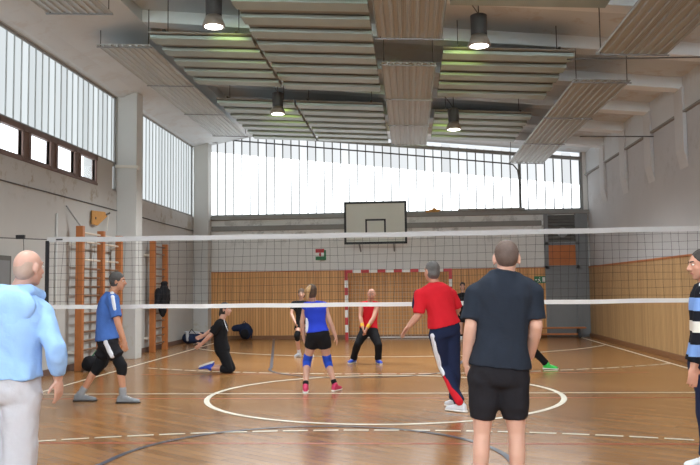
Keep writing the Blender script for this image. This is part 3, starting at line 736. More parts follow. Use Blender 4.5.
def tape(name, z, h, mat=MAT['tape']):
    m = MB(); n = 40; top = []
    rings = []
    for i in range(n + 1):
        x = nx0 + (nx1 - nx0) * i / n; zz = z + sag(x) + .003 * math.sin(i * 1.1)
        rings.append([(x, YN - .009, zz - h), (x, YN + .009, zz - h), (x, YN + .009, zz + h), (x, YN - .009, zz + h)])
    m.rings(rings); return m.build(name, mat, t)
tape('top_tape', ntp - .035, .036, MAT['tape_top']); tape('bottom_tape', nb + .027, .03)
m = MB(); m.box((nx0 - .02, YN - .01, nb), (nx0 + .035, YN + .01, ntp - .05)); m.build('side_tape', MAT['black'], t)
m = MB(); m.box((nx1 - .03, YN - .01, nb), (nx1 + .02, YN + .01, ntp)); m.build('side_tape', MAT['black'], t)
m = MB(); m.box((nx0 + .14, YN - .012, ntp - .045), (nx0 + .24, YN - .0085, ntp - .025)); m.build('tape_print', MAT['dark_metal'], t)
m = MB(); m.tube([(XL, YN, 2.36), (nx0, YN, ntp - .03)], .008, 6); m.tube([(nx1, YN, ntp - .03), (XR, YN, 2.36)], .008, 6); m.build('top_rope', MAT['cable'], t)
m = MB(); m.tube([(XL, YN, 1.22), (nx0, YN, nb + .03)], .006, 6); m.tube([(nx1, YN, nb + .03), (XR - .05, YN, 1.22)], .006, 6); m.build('bottom_rope', MAT['cable'], t)
m = MB(); m.box((-5.79, YN - .025, 2.305), (-5.66, YN + .025, 2.365)); m.build('rope_clamp', MAT['black'], t, bevel=.006)
m = MB(); m.tube([(-5.68, YN, 2.32), (-5.67, YN, 2.1), (-5.68, YN, 1.85)], .005, 6); m.build('loose_cord', MAT['cable'], t)

# ------------------------------------------------------------------ people
PROF = [(-.17, .085, .08), (-.1, .15, .112), (0, .17, .122), (.2, .152, .112), (.4, .142, .104), (.6, .156, .114), (.78, .166, .116), (.9, .14, .095), (1.0, .062, .06)]
def prof(t):
    if t <= PROF[0][0]: return PROF[0][1:]
    for p, q_ in zip(PROF, PROF[1:]):
        if t <= q_[0]:
            k = (t - p[0]) / (q_[0] - p[0]); return (p[1] + (q_[1] - p[1]) * k, p[2] + (q_[2] - p[2]) * k)
    return PROF[-1][1:]

class Fig:
    """a person: joints in world space, then body, clothes, hair"""
    def __init__(s, label, Y, J, head_f, s_=1.0, female=False, toes=None, chest=None, free=False):
        s.k = s_; s.female = female
        j = {}
        for n, p in J.items(): j[n] = P(p[0], p[1], Y + (p[2] if len(p) > 2 else 0))
        s.free = free
        if not free:
            for n in ('aL', 'aR'): j[n].z = .085 * s_
        s.j = j
        s.toe = {}
        for side in 'LR':
            d = V(toes[side] if isinstance(toes, dict) else toes); s.toe[side] = d.normalized()
        base = (j['aL'] + j['aR']) / 2; base.z = 0
        s.root = thing('person', base, label, 'person')
        s.hf = V(head_f).normalized()
        s.spine_mid = (j['pel'] + j['neck']) / 2 + V(chest or (0, 0, 0))
    def sp(s, t):
        a, b, c = s.j['pel'], s.spine_mid, s.j['neck']
        if t < 0: return a + (b - a) * (2 * t)
        return a * (1 - t) ** 2 + (b * 2 - (a + c) / 2) * (2 * t * (1 - t)) + c * t * t
    def right(s, t):
        h = s.j['hR'] - s.j['hL']; c = s.j['sR'] - s.j['sL']
        t = min(max(t, 0), 1); return (h.normalized() * (1 - t) + c.normalized() * t).normalized()
    def fwd(s, t):
        up = (s.sp(t + .05) - s.sp(t - .05)).normalized(); return up.cross(s.right(t)).normalized()
    def torso(s, mb, t0, t1, g=0.0, gb=None, n=9, flare=0.0):
        out = []
        for i in range(n):
            t = t0 + (t1 - t0) * i / (n - 1); a, b = prof(t); a *= s.k; b *= s.k
            if s.female and .15 < t < .6: a *= .93
            a += g; b += (g if gb is None else gb)
            if flare: a += flare * max(0, .3 - t); b += flare * max(0, .3 - t)
            c = s.sp(t); r = s.right(t); up = (s.sp(t + .05) - s.sp(t - .05)).normalized(); r = (r - up * r.dot(up)).normalized(); f = up.cross(r)
            ring = []
            for k in range(24):
                th = 2 * math.pi * k / 24; ca, sa = math.cos(th), math.sin(th)
                e = 2 / 2.5
                ring.append(c + r * a * math.copysign(abs(ca) ** e, ca) + f * b * math.copysign(abs(sa) ** e, sa))
            out.append(ring)
        mb.rings(out)
    def shoulders(s, mb, g=0.0):
        k = s.k
        for sd in 'LR':
            mb.cap(s.sp(.9), s.j['s' + sd], .075 * k + g, .058 * k + g)
            mb.cap(s.sp(.8) + s.right(.8) * (.05 if sd == 'R' else -.05), s.j['s' + sd], .09 * k + g, .055 * k + g)
    def arm(s, mb, sd, g=0.0, to=2.0, cuff=None, start=0.0):
        k = s.k; S, E, W = s.j['s' + sd], s.j['e' + sd], s.j['w' + sd]
        th = .86 if s.female else 1.0
        pts = [S, S.lerp(E, .4), E, E.lerp(W, .3), W]; rs = [.056, .05, .042, .045, .031]; tt = [0, .4, 1, 1.3, 2]
        P_, R_ = [], []
        for i, q_ in enumerate(tt):
            if q_ <= to: P_.append(pts[i]); R_.append(rs[i] * k * th + g)
            else:
                f = (to - tt[i - 1]) / (q_ - tt[i - 1])
                if f > 0.02: P_.append(pts[i - 1].lerp(pts[i], f)); R_.append((rs[i - 1] + (rs[i] - rs[i - 1]) * f) * k * th + g)
                break
        if cuff: R_[-1] = cuff
        mb.chain(P_, R_, 0, bool(cuff))
    def leg(s, mb, sd, g=0.0, to=2.0, hem=None, kg=None):
        k = s.k; H, K, A = s.j['h' + sd], s.j['k' + sd], s.j['a' + sd]
        pts = [H, H.lerp(K, .45), K, K.lerp(A, .3), K.lerp(A, .65), A]; rs = [.09, .079, .054, .054, .044, .036]; tt = [0, .45, 1, 1.3, 1.65, 2]
        back = -s.fwd(0) * .012
        pts[3] = pts[3] + back
        P_, R_ = [], []
        for i, q_ in enumerate(tt):
            gg = g if kg is None or q_ < 1 else kg
            if q_ <= to: P_.append(pts[i]); R_.append(rs[i] * k + gg)
            else:
                f = (to - tt[i - 1]) / (q_ - tt[i - 1])
                if f > .02: P_.append(pts[i - 1].lerp(pts[i], f)); R_.append((rs[i - 1] + (rs[i] - rs[i - 1]) * f) * k + gg)
                break
        if hem: R_[-1] = hem
        mb.chain(P_, R_, 0, bool(hem))
    def hand(s, mb, sd, hdir, pn, curl=.5, spread=.12):
        """palm, four unequal bent fingers, thumb from the side of the palm"""
        k = s.k * (.9 if s.female else 1.0); W = s.j['w' + sd]; d = V(hdir).normalized(); pn = V(pn); pn = (pn - d * pn.dot(d)).normalized(); a = d.cross(pn)
        if sd == 'R': a = -a                      # a points to the thumb side
        c = W + d * .055 * k
        mb.ell(c, a * .042 * k, d * .058 * k, pn * .018 * k, 16, 10)
        mb.cap(W, W + d * .03 * k, .027 * k, .026 * k)
        for i, (off, ln) in enumerate(((.031, .074), (.0105, .084), (-.0105, .078), (-.031, .06))):
            p = W + d * .088 * k + a * off * k; dr = (d + a * off * spread * 12).normalized(); cu = curl * (.8 + .12 * i)
            q_ = p; r0 = .0095 * k; mb.cap(W + d * .04 * k + a * off * .8 * k, p, .011 * k, .0098 * k, 10)
            for sN, fr in ((0, .44), (1, .31), (2, .25)):
                ang = cu * (.5 + .6 * sN); v = dr * math.cos(ang) + pn * math.sin(ang)
                e = q_ + v * ln * fr * k; mb.cap(q_, e, r0, r0 * .93, 10); q_ = e; r0 *= .93
        p = W + d * .025 * k + a * .026 * k; v = (d * .62 + a * .75 + pn * .25).normalized()
        e = p + v * .045 * k; mb.cap(p, e, .014 * k, .0115 * k, 10); v2 = (d * .85 + a * .35 + pn * .35).normalized(); e2 = e + v2 * .032 * k; mb.cap(e, e2, .0112 * k, .0098 * k, 10)
    def headframe(s):
        f = s.hf; up = V((0, 0, 1)); up = (up - f * up.dot(f)).normalized(); r = f.cross(up); return f, up, r
    def head(s, mb):
        k = s.k * (.95 if s.female else 1.0); f, u, r = s.headframe(); c = s.j['head']
        mb.ell(c + u * .02 * k - f * .012 * k, r * .076 * k, f * .096 * k, u * .095 * k, 24, 16)
        mb.ell(c + f * .028 * k - u * .03 * k, r * .062 * k, f * .062 * k, u * .085 * k, 20, 14)
        mb.ell(c + f * .052 * k - u * .088 * k, r * .032 * k, f * .032 * k, u * .026 * k, 14, 10)      # chin
        mb.cap(c + f * .084 * k + u * .018 * k, c + f * .108 * k - u * .022 * k, .010 * k, .0155 * k, 10)   # nose
        for q_ in (-1, 1):
            mb.sph(c + f * .098 * k - u * .026 * k + r * q_ * .012 * k, .0095 * k)
            mb.cap(c + f * .077 * k + u * .034 * k + r * q_ * .012 * k, c + f * .064 * k + u * .034 * k + r * q_ * .045 * k, .013 * k, .011 * k, 10)   # brow
            mb.ell(c + f * .06 * k - u * .02 * k + r * q_ * .04 * k, r * .02 * k, f * .02 * k, u * .022 * k, 12, 8)   # cheek
            e = c - f * .012 * k - u * .004 * k + r * q_ * .079 * k
            mb.ell(e, (r * q_ - f * .35).normalized() * .01 * k, (f + r * q_ * .35).normalized() * .02 * k, u * .033 * k, 12, 8)           # ear
            mb.ell(e - u * .028 * k, r * .008 * k, f * .011 * k, u * .012 * k, 10, 8)
        mb.cap(c + f * .082 * k - u * .056 * k - r * .016 * k, c + f * .082 * k - u * .056 * k + r * .016 * k, .009 * k, .009 * k, 10)      # lips
        mb.cap(s.j['neck'] - (s.sp(1) - s.sp(.9)) * .2, c - u * .045 * k - f * .015 * k, .062 * k * (.85 if s.female else 1), .055 * k * (.85 if s.female else 1))
    def face(s, eye=True):
        k = s.k; f, u, r = s.headframe(); c = s.j['head']
        kk = k * (.95 if s.female else 1.0)
        for q_ in (-1, 1):
            m = MB(); p = c + f * .076 * kk + u * .012 * kk + r * q_ * .031 * kk
            m.ell(p, r * .014 * kk, f * .010 * kk, u * .0075 * kk, 12, 8, 0); m.ell(p + f * .0065 * kk, r * .006 * kk, f * .005 * kk, u * .006 * kk, 10, 8, 1)
            m.build('eye', [EYEW, EYED], s.root, smooth=True)
            m = MB(); m.cap(c + f * .087 * kk + u * .035 * kk + r * q_ * .014 * kk, c + f * .073 * kk + u * .037 * kk + r * q_ * .046 * kk, .0055 * kk, .004 * kk, 8); m.build('eyebrow', EYED, s.root, smooth=True)
        m = MB(); m.cap(c + f * .0885 * kk - u * .056 * kk - r * .02 * kk, c + f * .0885 * kk - u * .056 * kk + r * .02 * kk, .005 * kk, .005 * kk, 8); m.build('mouth', LIP, s.root, smooth=True)
    def body(s, skin, hands, voxel=.008):
        mb = MB(); s.torso(mb, -.14, 1.0, -.006); s.shoulders(mb)
        for sd in 'LR': 
            s.arm(mb, sd); s.leg(mb, sd); mb.cap(s.j['pel'], s.j['h' + sd], .1 * s.k, .092 * s.k)
            s.hand(mb, sd, *hands[sd])
            A = s.j['a' + sd]; d = s.toe[sd]; dn = s.down(sd)
            mb.cap(A - d * .02 + dn * .03, A + d * .09 + dn * .05, .034 * s.k, .028 * s.k)
        s.head(mb)
        return mb.skinned('body', skin, s.root, voxel, 3)
    def down(s, sd):
        if not s.free: return V((0, 0, -1))
        d = s.toe[sd]; sh = s.j['a' + sd] - s.j['k' + sd]; dn = sh - d * sh.dot(d)
        return dn.normalized() if dn.length > .01 else V((0, 0, -1))
    def hair(s, mat, g=.012, low=-.02, front=.0, extra=None, voxel=.008, wob=.003, name='hair'):
        k = s.k * (.95 if s.female else 1.0); f, u, r = s.headframe(); c = s.j['head']
        mb = MB()
        mb.ell(c + u * (.03 + front + g * .3) * k - f * (.016 + g * .95) * k, r * (.074 * k + g), f * (.088 * k + g), u * (.083 * k + g), 24, 16)
        mb.ell(c - f * .036 * k + u * (low - .008) * k, r * (.069 * k + g), f * (.070 * k + g), u * (.078 * k + g), 20, 14)
        if extra: extra(mb, c, f, u, r, k)
        return mb.skinned(name, mat, s.root, voxel, 2, wob, 30)
    def shirt(s, mat, g=.016, t0=.02, sleeve=.75, cuff=.075, name='shirt', wob=.007, flare=.0, t1=.985, voxel=.012, it=4, ag=None):
        mb = MB(); s.torso(mb, t0, t1, g, g, 9, flare); s.shoulders(mb, g * .7)
        if sleeve:
            for sd in 'LR': s.arm(mb, sd, g if ag is None else ag, sleeve, cuff)
        return mb.skinned(name, mat, s.root, voxel, it, wob, 9)
    def trousers(s, mat, g=.016, t1=.12, to=1.95, hem=.065, name='trousers', wob=.008, kg=None, voxel=.012):
        mb = MB(); s.torso(mb, -.13, t1, g * .8)
        for sd in 'LR':
            mb.cap(s.j['pel'], s.j['h' + sd], .1 * s.k + g, .094 * s.k + g); s.leg(mb, sd, g, to, hem, kg)
        return mb.skinned(name, mat, s.root, voxel, 3, wob, 8)
    def shoe(s, sd, mat, sole=None, L=.285, name='shoe'):
        k = s.k; A = s.j['a' + sd]; d = s.toe[sd]; dn = s.down(sd); r = d.cross(dn).normalized(); sl = A + dn * .083 * k
        def ring(x, w, h, z0=0.0):
            out = []
            for q_ in range(16):
                th = 2 * math.pi * q_ / 16; ca, sa = math.cos(th), math.sin(th)
                out.append(sl + d * x * k + r * w * math.copysign(abs(ca) ** .75, ca) * k - dn * (z0 + h / 2 + h / 2 * math.copysign(abs(sa) ** .7, sa)) * k)
            return out
        m = MB(); m.rings([ring(-.075, .02, .05, .015), ring(-.06, .036, .085, .01), ring(-.02, .041, .105, .01), ring(.03, .041, .095, .01), ring(.08, .045, .07, .01), ring(.14, .049, .055, .01), ring(.18, .042, .045, .01), ring(.205, .02, .03, .012)])
        m.cap(A - d * .005, A + d * .0 - dn * .012, .047 * k, .046 * k)
        ob = m.skinned(name, mat, s.root, .008, 2)
        m = MB(); m.rings([ring(-.082, .025, .022), ring(-.062, .041, .024), ring(0, .042, .022), ring(.07, .044, .022), ring(.14, .052, .022), ring(.185, .044, .022), ring(.212, .02, .022)]); m.build('sole', sole or MAT['white'], ob, smooth=False)
        m = MB()
        for x in (.045, .07, .095): m.cap(sl + d * x * k - dn * (.108 - x * .35) * k - r * .022 * k, sl + d * x * k - dn * (.108 - x * .35) * k + r * .022 * k, .004, .004, 6)
        m.build('laces', MAT['white'], ob, smooth=True)
        return ob
    def sock(s, sd, mat, h=.12):
        A, K = s.j['a' + sd], s.j['k' + sd]; m = MB(); q_ = A + (K - A).normalized() * h; m.cap(A, q_, .043 * s.k, .047 * s.k); return m.skinned('sock', mat, s.root, .01, 2, .002)
    def kneepad(s, sd, mat, h=.1):
        H, K, A = s.j['h' + sd], s.j['k' + sd], s.j['a' + sd]; m = MB(); a = K + (H - K).normalized() * h * .8; b = K + (A - K).normalized() * h * .8
        m.chain([a, K, b], [.073 * s.k, .072 * s.k, .063 * s.k]); m.ell(K + s.toe[sd] * .025, V((.055, 0, 0)), V((0, .055, 0)), V((0, 0, .075))); return m.skinned('knee_pad', mat, s.root, .01, 2, .003)

EYEW = plain('eye_white', srgb(225, 220, 214), .3, .02); EYED = plain('eye_dark', srgb(46, 36, 30), .4, .1); LIP = plain('lip', srgb(176, 104, 96), .5, .05)
def skin(name, c): 
    m = plain(name, c, .5, .07, 14, spec=.35); b = m.node_tree.nodes['Principled BSDF']; b.inputs['Subsurface Weight'].default_value = .12; b.inputs['Subsurface Radius'].default_value = (.02, .008, .005); return m
SK_A = skin('skin_bald_man', srgb(192, 150, 134)); SK1 = skin('skin_fair', srgb(206, 160, 140)); SK2 = skin('skin_ruddy', srgb(196, 144, 122)); SK3 = skin('skin_tan', srgb(200, 146, 118))
HAIR_DARK = plain('hair_dark', srgb(50, 42, 38), .6, .3, 60, .5, 200); HAIR_GREY = plain('hair_grey', srgb(96, 92, 90), .6, .3, 60, .5, 200); HAIR_DGREY = plain('hair_dark_grey', srgb(74, 70, 68), .6, .3, 60, .5, 200); HAIR_BROWN = plain('hair_brown', srgb(84, 62, 46), .6, .3, 60, .5, 200); HAIR_BLOND = plain('hair_blond', srgb(176, 138, 92), .6, .3, 60, .5, 200)
HAIR_CROP = plain('hair_cropped', srgb(92, 74, 66), .75, .25, 60, .3, 220); HAIR_STUB = plain('hair_stubble', srgb(172, 146, 132), .75, .1, 40)
C_BLUEHOOD = fabric('pale_blue_fleece', srgb(152, 188, 236)); C_GREYPANTS = fabric('grey_marl', srgb(192, 190, 196)); C_BLACKTEE = fabric('charcoal_tee', srgb(36, 41, 51)); C_BLACK = fabric('black_cloth', srgb(28, 28, 31)); C_SHORTS = fabric('black_shorts', srgb(34, 32, 36))
C_RED = fabric('red_tee', srgb(206, 34, 46)); C_NAVY = fabric('navy_tracksuit', srgb(32, 40, 68)); C_BLUE = fabric('royal_blue', srgb(74, 110, 180)); C_COBALT = fabric('cobalt_blue', srgb(48, 72, 206)); C_WHITE = fabric('white_cloth', srgb(226, 226, 232)); C_GREYSOCK = fabric('grey_sock', srgb(150, 150, 152))
C_PADBLUE = fabric('knee_pad_blue', srgb(44, 78, 190)); C_PINK = plain('pink_shoe', srgb(196, 50, 92), .5); C_SHOEGREY = plain('grey_shoe', srgb(128, 130, 134), .6, .2); C_SHOEWHITE = plain('white_shoe', srgb(222, 224, 230), .5, .08); C_SHOEBLUE = plain('blue_shoe', srgb(40, 74, 190), .5, .15); C_SHOEGREEN = plain('green_shoe', srgb(60, 210, 90), .5, .15); C_YELLOW = fabric('yellow_band', srgb(222, 176, 66))
DN = (0, 0, -1)

# --- man in the pale blue hoodie, nearest on the left
p = Fig('bald man in pale blue hoodie and grey sweatpants seen from behind at the left edge', 5.1,
    dict(head=(29, 268), neck=(19, 290), pel=(9, 388), sR=(41, 315, .02), sL=(-18, 314, -.02), eR=(56, 347, -.02), wR=(58, 378, .08), eL=(-35, 347), wL=(-30, 380, .08), hR=(22, 395), hL=(-7, 395), kR=(18, 463, .02), kL=(-14, 463, .02), aR=(14, 515), aL=(-18, 515)),
    (.36, .93, -.02), 1.03, toes=(.25, 1, 0), chest=(0, -.02, 0))
p.body(SK_A, dict(R=((.02, .15, -1), (-1, .3, 0), .45), L=((0, .15, -1), (1, .3, 0), .45)), .0065)
p.hair(HAIR_STUB, .0015, .0, -.012, None, .006, 0)
p.shirt(C_BLUEHOOD, .036, .13, 1.86, .052, 'hoodie', .012, .05, .97, .011, 4, .022)
m = MB(); nk = p.j['neck']; fw = p.fwd(.9); rt = p.right(1)
m.chain([nk + rt * -.13 + fw * .05 + V((0, 0, -.03)), nk + rt * -.09 - fw * .06 + V((0, 0, -.01)), nk - fw * .1 + V((0, 0, -.02)), nk + rt * .09 - fw * .06 + V((0, 0, -.01)), nk + rt * .12 + fw * .05 + V((0, 0, -.03))], [.04, .046, .05, .046, .04])
m.ell(nk - fw * .125 + V((0, 0, -.12)), rt * .16, fw * .06, V((0, 0, .125)))
m.ell(nk - fw * .135 + V((0, 0, -.21)), rt * .08, fw * .05, V((0, 0, .1)))
m.skinned('hood', C_BLUEHOOD, p.root, .01, 8, .008, 10)
p.trousers(C_GREYPANTS, .034, .25, 1.97, .09, 'sweatpants', .012, .06)
for sd in 'LR': p.shoe(sd, C_SHOEGREY)
p.face()
# --- man in the charcoal T-shirt
p = Fig('man in charcoal T-shirt and black shorts standing with his back to the camera', 5.3,
    dict(head=(506.5, 258.5), neck=(505.5, 269.5), pel=(499.5, 372), sR=(532.5, 294), sL=(476.5, 294), eR=(536, 326, -.02), wR=(530, 355, .12), eL=(471, 326, -.02), wL=(467, 361, .06), hR=(512, 379), hL=(485, 379), kR=(516.5, 432, .02), kL=(482, 432, .02), aR=(518, 500), aL=(478, 500)),
    (.06, 1, -.1), 1.03, toes=dict(R=(.25, 1, 0), L=(-.25, 1, 0)))
p.body(SK1, dict(R=((-.4, .5, -.9), (-.6, .2, 0), .5), L=((.05, .25, -1), (1, .2, 0), .5)), .0065)
p.hair(HAIR_CROP, .004, .02, .0, None, .006, .001)
p.shirt(C_BLACKTEE, .021, .05, .8, .074, 'shirt', .009, .06, .985, .011)
p.trousers(C_SHORTS, .023, .18, .74, .082, 'shorts', .009)
for sd in 'LR': p.shoe(sd, C_SHOEWHITE); p.sock(sd, C_WHITE, .08)
p.face()
# --- man in red T-shirt
p = Fig('grey-haired man in red T-shirt and navy track pants stepping left before the net', 9.9,
    dict(head=(431.5, 271.5), neck=(434.5, 284), pel=(445, 330), sR=(451.5, 295, .05), sL=(420.5, 295, -.1), eL=(418.5, 315, -.12), wL=(409, 326, -.1), eR=(457.5, 309, .12), wR=(452, 316, .3), hL=(438, 335, -.04), hR=(451, 335, .04), kL=(444, 366, .12), kR=(454, 367, .1), aL=(460.5, 399, -.1), aR=(454.5, 397, .25)),
    (-.6, .8, -.08), 1.05, toes=dict(R=(-.45, .9, 0), L=(-.75, .6, 0)), chest=(0, -.03, .02))
p.body(SK2, dict(L=((-.6, .1, -.75), (.3, -.3, -.6), .35), R=((-.7, .6, .3), (-.4, .2, -.6), .6)))
p.hair(HAIR_GREY, .009, -.01, .002)
p.shirt(C_RED, .022, .1, .9, .074, 'shirt', .01, .1)
m = MB(); S_, E_ = p.j['sL'], p.j['eL']; o_ = V((-.055, .02, .01)); m.chain([S_ + o_ + V((.01, 0, .02)), S_.lerp(E_, .45) + o_, S_.lerp(E_, .62) + o_], [.038, .04, .036]); m.skinned('sleeve_panel', C_NAVY, p.root, .01, 2)
p.trousers(C_NAVY, .022, .22, 1.93, .07, 'track_pants', .008)
H_, K_, A_ = p.j['hL'], p.j['kL'], p.j['aL']; off = V((-.66, -.75, -.08)).normalized()
m = MB(); m.chain([H_ + off * .085, H_.lerp(K_, .5) + off * .078, K_ + off * .055, K_.lerp(A_, .2) + off * .05], [.044, .046, .042, .04]); m.skinned('white_stripe', C_WHITE, p.root, .01, 2)
m = MB(); m.chain([K_.lerp(A_, .25) + off * .05, K_.lerp(A_, .6) + off * .045, K_.lerp(A_, .9) + off * .045 + V((.03, -.03, 0))], [.034, .042, .05]); m.skinned('red_stripe', C_RED, p.root, .01, 2)
for sd in 'LR': p.shoe(sd, C_SHOEWHITE)
p.face()
# --- walker in blue shirt
p = Fig('man in blue shirt, black shorts and knee pads striding right by the wall bars', 10.7,
    dict(head=(118.3, 281.5), neck=(112.5, 293), pel=(107.5, 341), sR=(112.5, 300, -.19), sL=(114, 300, .19), eR=(118, 324, -.24), wR=(124, 340, -.2), eL=(113, 323, .25), wL=(117, 338, .22), hR=(109, 344, -.09), hL=(107, 344, .09), kR=(121.5, 366, -.1), kL=(99, 366, .1), aR=(123, 394, -.1), aL=(80, 394, .1)),
    (1, .05, -.08), 1.0, toes=(1, .05, 0), chest=(-.05, 0, 0))
p.body(SK3, dict(R=((.15, 0, -1), (.0, 1, 0), .5), L=((.2, 0, -1), (0, -1, 0), .5)))
p.hair(HAIR_DGREY, .016, .012, .006, None, .008, .004)
p.shirt(C_BLUE, .026, .02, .72, .075, 'shirt', .009, .05)
m = MB(); S_, E_ = p.j['sR'], p.j['eR']; m.chain([p.j['neck'] + V((.02, -.07, .0)), S_ + V((.02, -.045, .035)), S_.lerp(E_, .4) + V((.02, -.05, 0))], [.028, .032, .026]); m.skinned('shoulder_stripe', C_WHITE, p.root, .01, 2)
p.trousers(C_SHORTS, .026, .1, .55, .12, 'shorts', .008)
m = MB(); H_, K_ = p.j['hR'], p.j['kR']; o_ = V((-.035, -.1, 0)); m.chain([H_ + o_ + V((.03, 0, .03)), H_.lerp(K_, .3) + o_ + V((.03, 0, 0)), H_.lerp(K_, .52) + o_ + V((.03, 0, 0))], [.034, .034, .034]); m.skinned('shorts_stripe', C_WHITE, p.root, .01, 2)
p.k *= 1.12
for sd in 'LR': p.shoe(sd, C_SHOEGREY, MAT['dark_cloth']); p.sock(sd, C_GREYSOCK, .1); p.kneepad(sd, C_BLACK)
p.k /= 1.12
p.face()
# --- woman in cobalt top
p = Fig('woman in cobalt blue top and black shorts seen from behind at the net', 11.75,
    dict(head=(311, 292), neck=(314, 302.5), pel=(318, 335), sR=(324, 305.5, .03), sL=(305.5, 306.5, -.03), eR=(330.5, 323), wR=(335.5, 336, .05), eL=(302, 322, -.02), wL=(303.5, 337, .08), hR=(323.5, 339), hL=(312.5, 339), kR=(327.5, 361, .14), kL=(307, 361, .12), aR=(335, 385, .05), aL=(305.5, 387, -.12)),
    (-.45, .88, -.12), .96, True, toes=dict(R=(.35, 1, 0), L=(-.1, 1, 0)))
p.body(SK1, dict(R=((.25, .2, -1), (-1, .2, 0), .35), L=((.1, .25, -1), (1, .2, 0), .35)))
def pony(mb, c, f, u, r, k):
    mb.chain([c - f * .1 + u * .05, c - f * .15 + u * .0 - r * .02, c - f * .13 - u * .1 - r * .04], [.03, .04, .02])
p.hair(HAIR_BROWN, .012, -.01, .0)
m = MB(); f_, u_, r_ = p.headframe(); c_ = p.j['head']; m.chain([c_ - f_ * .06 - r_ * .03 + u_ * .06, c_ - f_ * .08 - r_ * .09 + u_ * .0, c_ - f_ * .09 - r_ * .09 - u_ * .12], [.04, .045, .02]); m.skinned('ponytail', HAIR_BLOND, p.root, .008, 2, .005, 25)
p.shirt(C_COBALT, .014, .1, 0, None, 'top', .005, .05, .96)
p.trousers(C_BLACK, .018, .2, .34, .105, 'shorts', .006)
m = MB(); m.chain([p.sp(.12) - p.right(.1) * .14 - p.fwd(.1) * .05, p.sp(.5) - p.right(.4) * .125 - p.fwd(.4) * .05], [.035, .03]); m.skinned('side_panel', C_WHITE, p.root, .01, 2)
for sd in 'LR': p.shoe(sd, C_PINK); p.sock(sd, C_BLACK, .07); p.kneepad(sd, C_PADBLUE, .11)
p.face()
# --- woman in black behind her
p = Fig('woman in black top crouching far behind the woman in cobalt blue', 17.7,
    dict(head=(301.5, 294), neck=(301, 301.5), pel=(303, 323), sR=(293.5, 304), sL=(308.5, 304), eR=(291.5, 314, -.1), wR=(295, 322, -.25), eL=(311, 314, -.1), wL=(308, 322, -.25), hR=(299.5, 325), hL=(306.5, 325), kR=(297, 336, -.22), kL=(310, 336, -.22), aR=(299, 352, .05), aL=(311, 352, .05)),
    (.0, -1, -.1), .95, True, toes=dict(R=(-.3, -1, 0), L=(.3, -1, 0)))
p.body(SK1, dict(R=((.3, -.6, -.6), (.6, .3, .2), .4), L=((-.3, -.6, -.6), (-.6, .3, .2), .4)))
p.hair(HAIR_BROWN, .014, -.02, .012)
p.shirt(C_BLACK, .016, .05, .5, .065, 'top', .006)
p.trousers(C_BLACK, .018, .15, .4, .1, 'shorts', .006)
for sd in 'LR': p.shoe(sd, C_SHOEWHITE); p.sock(sd, C_WHITE, .1); p.kneepad(sd, C_BLACK)
p.face()
# --- man in red vest
p = Fig('bald man in red vest and black trousers crouching ready to receive before the goal', 16.1,
    dict(head=(371.5, 294.5, -.1), neck=(370, 301.5), pel=(368.5, 330, .05), sR=(361.5, 305), sL=(377.5, 305), eR=(360.5, 317, -.12), wR=(362.5, 327, -.3), eL=(373.5, 318, -.2), wL=(367, 328, -.32), hR=(365, 332), hL=(373, 332), kR=(357.5, 344, -.2), kL=(378.5, 345, -.2), aR=(353.5, 354, .1), aL=(378, 357, -.1)),
    (.0, -1, -.28), 1.0, toes=dict(R=(-.45, -1, 0), L=(.35, -1, 0)), chest=(0, .06, 0))
p.body(SK2, dict(R=((.3, -.3, -1), (.8, .2, 0), .4), L=((-.4, -.2, -1), (-.8, .2, 0), .4)))
p.hair(HAIR_STUB, .0015, 0, -.01, None, .007, 0)
p.shirt(C_RED, .02, .04, 0, None, 'vest', .008, .04, .96)
p.trousers(C_BLACK, .022, .1, 1.95, .075)
for sd in 'LR':
    p.shoe(sd, C_SHOEBLUE); m = MB(); W_ = p.j['w' + sd]; E_ = p.j['e' + sd]; d_ = (E_ - W_).normalized(); m.cap(W_ + d_ * .02, W_ + d_ * .08, .036, .038); m.skinned('wristband', C_YELLOW, p.root, .008, 2)
p.face()
# --- woman in black near the goal
p = Fig('dark-haired woman in black at the right goal post, facing the camera', 23.2,
    dict(head=(462.5, 286.5), neck=(462.5, 293), pel=(464, 311), sR=(457, 296.5), sL=(468, 296.5), eR=(455.5, 304.5), wR=(458, 311, -.1), eL=(471, 304.5), wL=(469, 311, -.1), hR=(461.5, 313), hL=(467, 313), kR=(461, 324, -.05), kL=(467.5, 324, -.05), aR=(461, 334), aL=(467.5, 334)),
    (-.1, -1, -.05), .98, True, toes=dict(R=(-.2, -1, 0), L=(.3, -1, 0)))
p.body(SK1, dict(R=((.2, -.3, -1), (1, .3, 0), .4), L=((-.2, -.3, -1), (-1, .3, 0), .4)))
p.hair(HAIR_DARK, .014, -.03, .01)
p.shirt(C_BLACK, .016, .05, .3, .07, 'top', .005, 0, .93)
p.trousers(C_BLACK, .022, .15, .85, .1, 'shorts', .006)
for sd in 'LR': p.shoe(sd, C_SHOEWHITE); p.sock(sd, C_BLACK, .06)
p.face()
